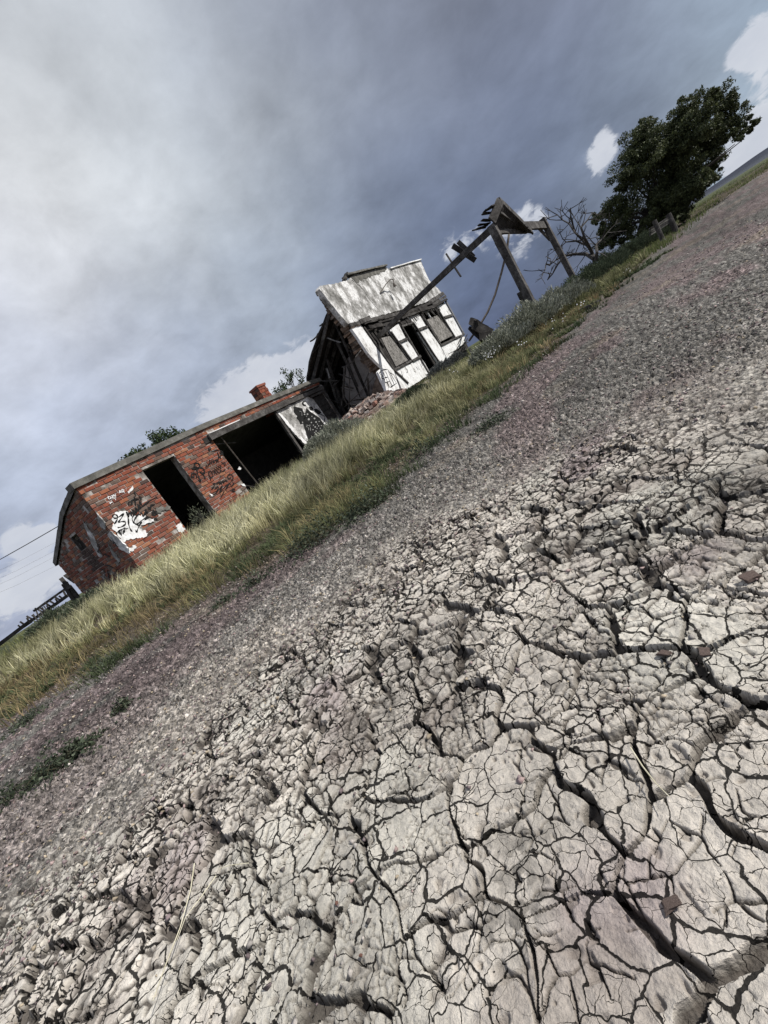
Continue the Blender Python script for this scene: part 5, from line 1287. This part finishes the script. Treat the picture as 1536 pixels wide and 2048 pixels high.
# low dark weeds on the gravel edge
WD = [(.045, .058, .034), (.06, .078, .046), (.09, .105, .07), (.030, .040, .024)]
for k, (px, py, rx, h, lb) in enumerate((
    (655, 1072, .32, .17, 'largest dark green weed mat on the gravel, below the grass at picture centre'), (610, 1098, .20, .13, 'dark weed joined to the left of the largest mat'), (748, 1014, .24, .16, 'dark green weed right of the largest mat'),
    (515, 1165, .17, .10, 'small dark weed left of the largest mat'), (130, 1530, .17, .11, 'dark green weed clump on the gravel near the left picture edge'), (165, 1500, .09, .06, 'smaller weed just right of the left-edge clump'), (95, 1548, .10, .06, 'ragged weed just left of the left-edge clump'),
    (248, 1418, .06, .07, 'single small weed sprig on the gravel up from the left-edge clump'), (18, 1600, .12, .07, 'weed cut off by the left picture edge'), (450, 1205, .12, .05, 'flat sparse weed below the grass left of centre'),
    (848, 908, .26, .14, 'dark weed at the gravel edge below the rubble heap'), (720, 1030, .14, .08, 'low weed between the two larger central weeds'), (395, 1190, .14, .06, 'dark low weed in brown grass left of centre'), (215, 1330, .20, .08, 'dark weed under the tall grass at the left'), (60, 1440, .20, .07, 'dark low weed in the grass fringe near the left edge'), (985, 850, .2, .07, 'grey weed at the gravel edge right of centre'))):
    p = at(px, py, 1); gp_ = direction(px, py); t = (gz(0, 2) - CAM_H) / gp_.z; p = Vector((0, 0, CAM_H)) + gp_ * t
    for _ in range(3):
        t = (gz(p.x, p.y) - CAM_H) / gp_.z; p = Vector((0, 0, CAM_H)) + gp_ * t
    r_ = np.random.default_rng(50 + k); n = int(2600 * rx * (1 if rx > .1 else 1.6)); u = r_.random(n) * 6.283; q = r_.random(n) ** .7 * (1 + .35 * np.sin(u * 5 + k) + .2 * np.sin(u * 11))
    pos = np.stack([np.cos(u) * q * rx, np.sin(u) * q * rx * .8, 1.25 * h * r_.random(n) * np.clip(1.1 - q * .8, .15, 1) * (.5 + .5 * np.sin(u * 7 + 9 * q + k) ** 2)], 1)
    a = r_.normal(0, 1, (n, 3)) * np.array([1, 1, .6]) + np.array([0, 0, .4]); a /= np.linalg.norm(a, axis=1)[:, None]
    b = np.cross(a, r_.normal(0, 1, (n, 3))); b /= np.linalg.norm(b, axis=1)[:, None]
    s = (.0085 * (.5 + r_.random(n)))[:, None] * (1 + rx)
    v = np.stack([pos - a * s, pos + b * s * .45, pos + a * s, pos - b * s * .45], 1).reshape(-1, 3); f = np.arange(n)[:, None] * 4 + np.array([[0, 1, 2, 3]])
    c0 = np.array(WD)[r_.integers(0, 4, n)] * (.7 + .7 * r_.random(n))[:, None]
    wo_ = empty('weed', (p.x, p.y, gz(p.x, p.y)), 0, label=lb, cat='weed', group='low weeds on the gravel edge')
    link('leaves', quick_mesh('leaves', v, f, M_leaf, np.repeat(c0, 4, 0), smooth=False), None, wo_)
    b_ = MB()
    for q_ in range(7):
        an = q_ * .9 + k; b_.tube([(0, 0, -.01), (math.cos(an) * rx * .5, math.sin(an) * rx * .4, h * .5), (math.cos(an) * rx * .9, math.sin(an) * rx * .7, h * .35)], .0025, 3, r1=.001, col=(.6, .6, .4))
    b_.build('stems', M_deadbark, wo_)
# white blossoms in the grass
wf_ = MB(); rw = random.Random(4)
for (px, py, n, dd) in ((975, 712, 14, 7.0), (985, 700, 8, 7.2), (1105, 640, 7, 8.5), (1125, 632, 5, 8.8), (1040, 690, 8, 7.5), (905, 745, 5, 7.0), (1260, 541, 9, 14), (1165, 605, 6, 9.5)):
    for q in range(n):
        p = at(px + rw.gauss(0, 7), py + rw.gauss(0, 5), dd + rw.uniform(-.3, .3)); s = rw.uniform(.005, .012) * dd / 7
        wf_.add([p + Vector((s, 0, 0)), p + Vector((0, s, .3 * s)), p - Vector((s, 0, 0)), p + Vector((0, -s, -.3 * s)), p + Vector((0, 0, s)), p - Vector((0, 0, s))], [(0, 1, 4), (1, 2, 4), (2, 3, 4), (3, 0, 4), (1, 0, 5), (2, 1, 5), (3, 2, 5), (0, 3, 5)], (1, 1, 1))
tag(wf_.build('blossoms', M_petal), 'tiny white blossoms scattered in the grass right of the white storefront', 'flowers', kind='stuff')

# ------------------------------------------------------------------ trees
def limb_tree(b, p, d, ln, rad, depth, r_, spread=.5, up=.12, minr=.01, ends=None, shrink=.72, segs=3):
    pts = [p]; dd = d.copy(); q = p.copy()
    for k in range(segs):
        dd = (dd + Vector((r_.uniform(-1, 1), r_.uniform(-1, 1), r_.uniform(-.6, .8))) * .22 + Vector((0, 0, up * .3))).normalized(); q = q + dd * ln / segs; pts.append(q.copy())
    b.tube(pts, rad, 6 if rad > .03 else 4, r1=max(rad * .68, minr), caps=depth == 0)
    if ends is not None: ends.append((q.copy(), depth))
    if depth == 0: return
    for k in range(r_.choice([2, 2, 3])):
        nd = (dd + Vector((r_.uniform(-1, 1), r_.uniform(-1, 1), r_.uniform(-.5, .7) + up)) * spread * 1.3).normalized()
        limb_tree(b, q, nd, ln * r_.uniform(.6, .9), max(rad * .62, minr), depth - 1, r_, spread, up, minr, ends, shrink, segs)
        if r_.random() < .5 and depth > 1:
            m_ = pts[len(pts) // 2]; nd = (dd + Vector((r_.uniform(-1, 1), r_.uniform(-1, 1), r_.uniform(-.3, .6))) * .9).normalized()
            limb_tree(b, m_, nd, ln * .5, max(rad * .35, minr), depth - 2, r_, spread, up, minr, ends, shrink, segs)
TD = 30.0
tb = at(1335, 455, TD); tz = gz(tb.x, tb.y)
elm = empty('elm_tree', (tb.x, tb.y, tz), 0, label='big dark spreading elm tree with dense ragged crown at the right', cat='tree')
TO = Vector((tb.x, tb.y, tz))
LC = [(.05, .062, .026), (.07, .084, .034), (.032, .042, .020), (.095, .11, .045)]
blobs = [(1230, 420, 48), (1215, 465, 34), (1260, 350, 52), (1285, 268, 46), (1275, 420, 50), (1320, 330, 62), (1345, 270, 56), (1330, 400, 55), (1390, 230, 52), (1440, 205, 42), (1465, 235, 38), (1400, 290, 58), (1385, 350, 48),
         (1430, 280, 34), (1495, 245, 22), (1420, 345, 24), (1360, 400, 38), (1295, 455, 34), (1250, 480, 20), (1270, 300, 36), (1375, 210, 30), (1425, 180, 22), (1205, 440, 24), (1300, 235, 22), (1510, 238, 11), (1475, 262, 18), (1340, 430, 30), (1240, 455, 30), (1425, 325, 30), (1400, 362, 32), (1212, 462, 24), (1330, 442, 28), (1375, 385, 30), (1190, 432, 16), (1300, 300, 50), (1360, 330, 50)]
lp = []; rt = random.Random(21); bl_c = []
for k, (px, py, rp) in enumerate(blobs):
    dist = TD + rt.uniform(-1.6, 1.6); c = at(px, py + 9, dist); r_m = rp * (c - Vector((0, 0, CAM_H))).length / FPX * .84
    # off-axis pixels are wider than central ones
    off2 = math.hypot(px - 768, py - 1024) / FPX; r_m /= (1 + off2 * off2) ** .5
    bl_c.append((c, r_m))
    # each bough: many leafy sub-clumps with gaps between
    for q in range(max(6, int(34 * (rp / 45) ** 1.6))):
        d = Vector((rt.gauss(0, 1), rt.gauss(0, 1), rt.gauss(0, 1))).normalized() * r_m * rt.uniform(.25, 1.04)
        cc_ = c + d - TO; rr = r_m * rt.uniform(.16, .34)
        lp.append(leaf_cloud(int(150 + 60 * rt.random()), cc_, (rr * 1.3, rr * 1.3, rr * .9), .055, LC, shell=.1, seed=k * 100 + q))
v, f, cc = join(lp)
link('crown', quick_mesh('crown', v, f, M_leaf, cc, smooth=False), None, elm)
b = MB()
for k in range(5):
    a = k * 1.3; b.tube([(0, 0, -.3), (math.cos(a) * .25, math.sin(a) * .25, .6), (math.cos(a) * .7, math.sin(a) * .6, 1.6)], .24, 8, r1=.15)
for c, r_m in bl_c:
    e = (c - TO) * .86; s_ = Vector((e.x * .15, e.y * .15, .9)); m_ = s_.lerp(e, .5) + Vector((0, 0, .25)); b.tube([s_, m_, e], .08, 5, r1=.015)
b.build('trunk', M_bark, elm)
dp = at(1190, 527, 22.0); dz = gz(dp.x, dp.y); DO = Vector((dp.x, dp.y, dz))
dt_ = empty('dead_tree', DO, 0, label='bare dead tree with crooked dark branches left of the big elm', cat='tree')
r_ = random.Random(33); b = MB()
b.tube([(0, 0, -.3), (0, 0, .3), Vector((.0, 0, .55))], .2, 8, r1=.16); b.build('trunk', M_deadbark, dt_)
def dpt(px, py, dd=22.0): return at(px, py, dd) - DO
MAIN = [[(1190, 520), (1182, 500), (1165, 480), (1150, 465), (1143, 440), (1140, 418)], [(1190, 520), (1180, 497), (1170, 478), (1162, 455), (1175, 440), (1185, 425)], [(1192, 520), (1194, 505), (1192, 490), (1205, 478), (1215, 465)],
        [(1188, 518), (1172, 508), (1150, 508), (1128, 512), (1112, 520), (1100, 530)], [(1172, 490), (1152, 482), (1132, 484), (1120, 495)], [(1128, 512), (1115, 530), (1105, 548), (1095, 560)], [(1150, 465), (1138, 447), (1125, 440), (1115, 430)], [(1100, 530), (1092, 528), (1090, 540)]]
for i, path in enumerate(MAIN):
    b = MB(); pts = [dpt(x_, y_, 22 + .5 * math.sin(i * 2 + k)) for k, (x_, y_) in enumerate(path)]
    b.tube(pts, .08 if i < 4 else .04, 6, r1=.015)
    for k in range(1, len(pts)):
        for q in range(2):
            d = Vector((r_.uniform(-1, 1), r_.uniform(-.7, .7), r_.uniform(-.5, 1))).normalized()
            limb_tree(b, pts[k], d, r_.uniform(.25, .6), .020, 1, r_, .6, .05, .005, None, .7, 2)
    b.build('branch', M_deadbark, dt_)
def small_tree(nm, px, py, pxt, pyt, dist, nleaf, spread_r, lb, seed, bare=False):
    p = at(px, py, dist); z_ = gz(p.x, p.y); o_ = Vector((p.x, p.y, z_)); top = at(pxt, pyt, dist) - o_
    t_ = empty(nm, o_, 0, label=lb, cat='tree'); r_ = random.Random(seed); b = MB(); ends = []
    b.tube([(0, 0, -.3), (0, 0, top.z * .45)], .10, 6, r1=.07)
    for k in range(5): limb_tree(b, Vector((0, 0, top.z * .45)), Vector((r_.uniform(-.6, .6), r_.uniform(-.6, .6), 1)).normalized(), top.z * (.17 if bare else .205), .05, 3, r_, .52, .15, .008, ends, .7, 2)
    b.build('trunk', M_bark, t_); lp = []
    for k, (e, d) in enumerate(ends):
        if d > 1 or (bare and r_.random() < .55): continue
        lp.append(leaf_cloud(nleaf, e, (spread_r,) * 3, .07, [(.04, .065, .02), (.06, .085, .03), (.03, .045, .018)], shell=.1, seed=seed * 50 + k))
    v, f, cc = join(lp); link('crown', quick_mesh('crown', v, f, M_leaf, cc, smooth=False), None, t_)
small_tree('tree', 352, 905, 346, 856, 22, 26, .26, 'green treetop showing above the roof of the brick garage', 3)
small_tree('tree', 306, 925, 303, 884, 22, 20, .17, 'smaller green treetop left of the other above the garage roof', 5)
small_tree('tree', 600, 800, 592, 728, 26, 22, .22, 'thin half bare treetop behind the garage, left of the storefront', 8, True)

# ------------------------------------------------------------------ loose stones, straws, sticks on the ground
n = 70000
azs = rng.uniform(R(-66), R(58), n); di = np.exp(rng.uniform(math.log(.55), math.log(9), n)); px_ = di * np.sin(azs); py_ = di * np.cos(azs)
ly = np.interp(px_, [-3, -1.5, -0.93, -0.4, 0.05, 0.5, 0.95, 1.6, 3], [0.5, 0.95, 1.3, 1.72, 1.88, 1.98, 1.75, 1.2, 0.9])
out = py_ - ly; keep_ = (rng.random(n) < sstep(-.7, .2, out) + .03) & (verge(px_, py_) < .9)
px_, py_ = px_[keep_], py_[keep_]; n = len(px_); di = np.hypot(px_, py_)
sz = (.0020 + .0058 * rng.random(n) ** 4) * np.clip(.7 + di * .22, .7, 2.0)
oc = np.array([(1, 0, 0), (-1, 0, 0), (0, 1, 0), (0, -1, 0), (0, 0, 1), (0, 0, -1)], float)
tri = np.array([(0, 2, 4), (2, 1, 4), (1, 3, 4), (3, 0, 4), (2, 0, 5), (1, 2, 5), (3, 1, 5), (0, 3, 5)])
jit_ = oc[None] * (.6 + .7 * rng.random((n, 6, 1))) + rng.normal(0, .22, (n, 6, 3)); jit_[:, :, 2] *= .6
vv = jit_ * sz[:, None, None] + np.stack([px_, py_, macro(px_, py_) + sz * .35 + .001], 1)[:, None]
ff_ = (np.arange(n)[:, None, None] * 6 + tri[None]).reshape(-1, 3)
PC = np.array([(.26, .24, .22), (.21, .165, .165), (.15, .12, .12), (.46, .42, .38), (.10, .09, .085), (.30, .225, .21), (.36, .30, .22)])
pcx = PC[rng.integers(0, 7, n)] * (.7 + .6 * rng.random(n))[:, None]
gv = quick_mesh('gravel', vv.reshape(-1, 3), ff_, M_pebble, np.repeat(pcx, 6, 0), smooth=False)
tag(link('gravel', gv), 'loose purplish and grey gravel between the cracked clay and the grass', 'gravel', kind='stuff')
def ground_pt(px, py):
    d = direction(px, py); p = Vector((0, 0, CAM_H)) + d * ((0 - CAM_H) / d.z)
    for _ in range(4): p = Vector((0, 0, CAM_H)) + d * ((gz(p.x, p.y) - CAM_H) / d.z)
    return p
def straw(pts, rad, lb, lift=.012):
    P_ = [ground_pt(*q) + Vector((0, 0, lift + .004 * k)) for k, q in enumerate(pts)]
    b = MB(); b.tube([q - P_[0] for q in P_], rad, 5, r1=rad * .5); o = b.build('straw', M_straw); o.location = P_[0]; tag(o, lb, 'straw')
straw([(1268, 1508), (1295, 1550), (1325, 1590), (1355, 1622)], .0011, 'single pale straw lying on the cracked clay at the right')
straw([(396, 1735), (392, 1790), (375, 1870), (350, 1950), (330, 2025)], .0013, 'long pale straw lying on the clay at lower left')
straw([(440, 1760), (410, 1810), (385, 1850), (372, 1900)], .0010, 'shorter straw crossing the long straw at lower left')
straw([(505, 1735), (470, 1742), (450, 1752)], .0009, 'thin curved straw right of the long straw')
stk = [ground_pt(1143, 632), ground_pt(1200, 607)]
b = MB(); b.beam((0, 0, .03), stk[1] - stk[0] + Vector((0, 0, .04)), .05, .04, jit=.006, n=4); o = b.build('stick', M_wood); o.location = stk[0]; tag(o, 'bleached stick lying along the gravel edge below the sagebrush', 'stick')
for k, (px, py, s, i, lb) in enumerate(((1503, 1158, .020, 2, 'dark flattish stone at the right picture edge'), (1412, 1308, .016, 2, 'dark stone on pale clay at the right'), (1330, 1310, .014, 2, 'dark stone left of the other one on the clay'), (1345, 1812, .013, 2, 'rounded mud lump beside the deep crack at lower right'),
        (1262, 541, .09, 6, 'bright white rock at the edge of the grass at the right'), (44, 1545, .022, 6, 'pale stone under the left-edge weed'), (395, 1292, .022, 5, 'yellowish stone on purplish gravel left of centre'), (532, 1022, .09, 6, 'white chunk lying in the grass before the dark bay'),
        (675, 1808, .007, 4, 'tiny orange brown chip in a crack at lower centre'), (723, 1912, .006, 4, 'tiny orange brown chip in a crack near the bottom edge'))):
    if px == 1345: pass
    p = ground_pt(px, py) if (px, py) not in ((532, 1022), (1262, 541)) else at(px, py, 8.5 if px == 532 else 13)
    o = link('stone', smesh[i]); o.location = (p.x, p.y, (gz(p.x, p.y) + s * .3) if px not in (532, 1262) else p.z); o.scale = (s * 1.3, s, s * .8); o.rotation_euler = (.2, .1, k); tag(o, lb, 'stone')
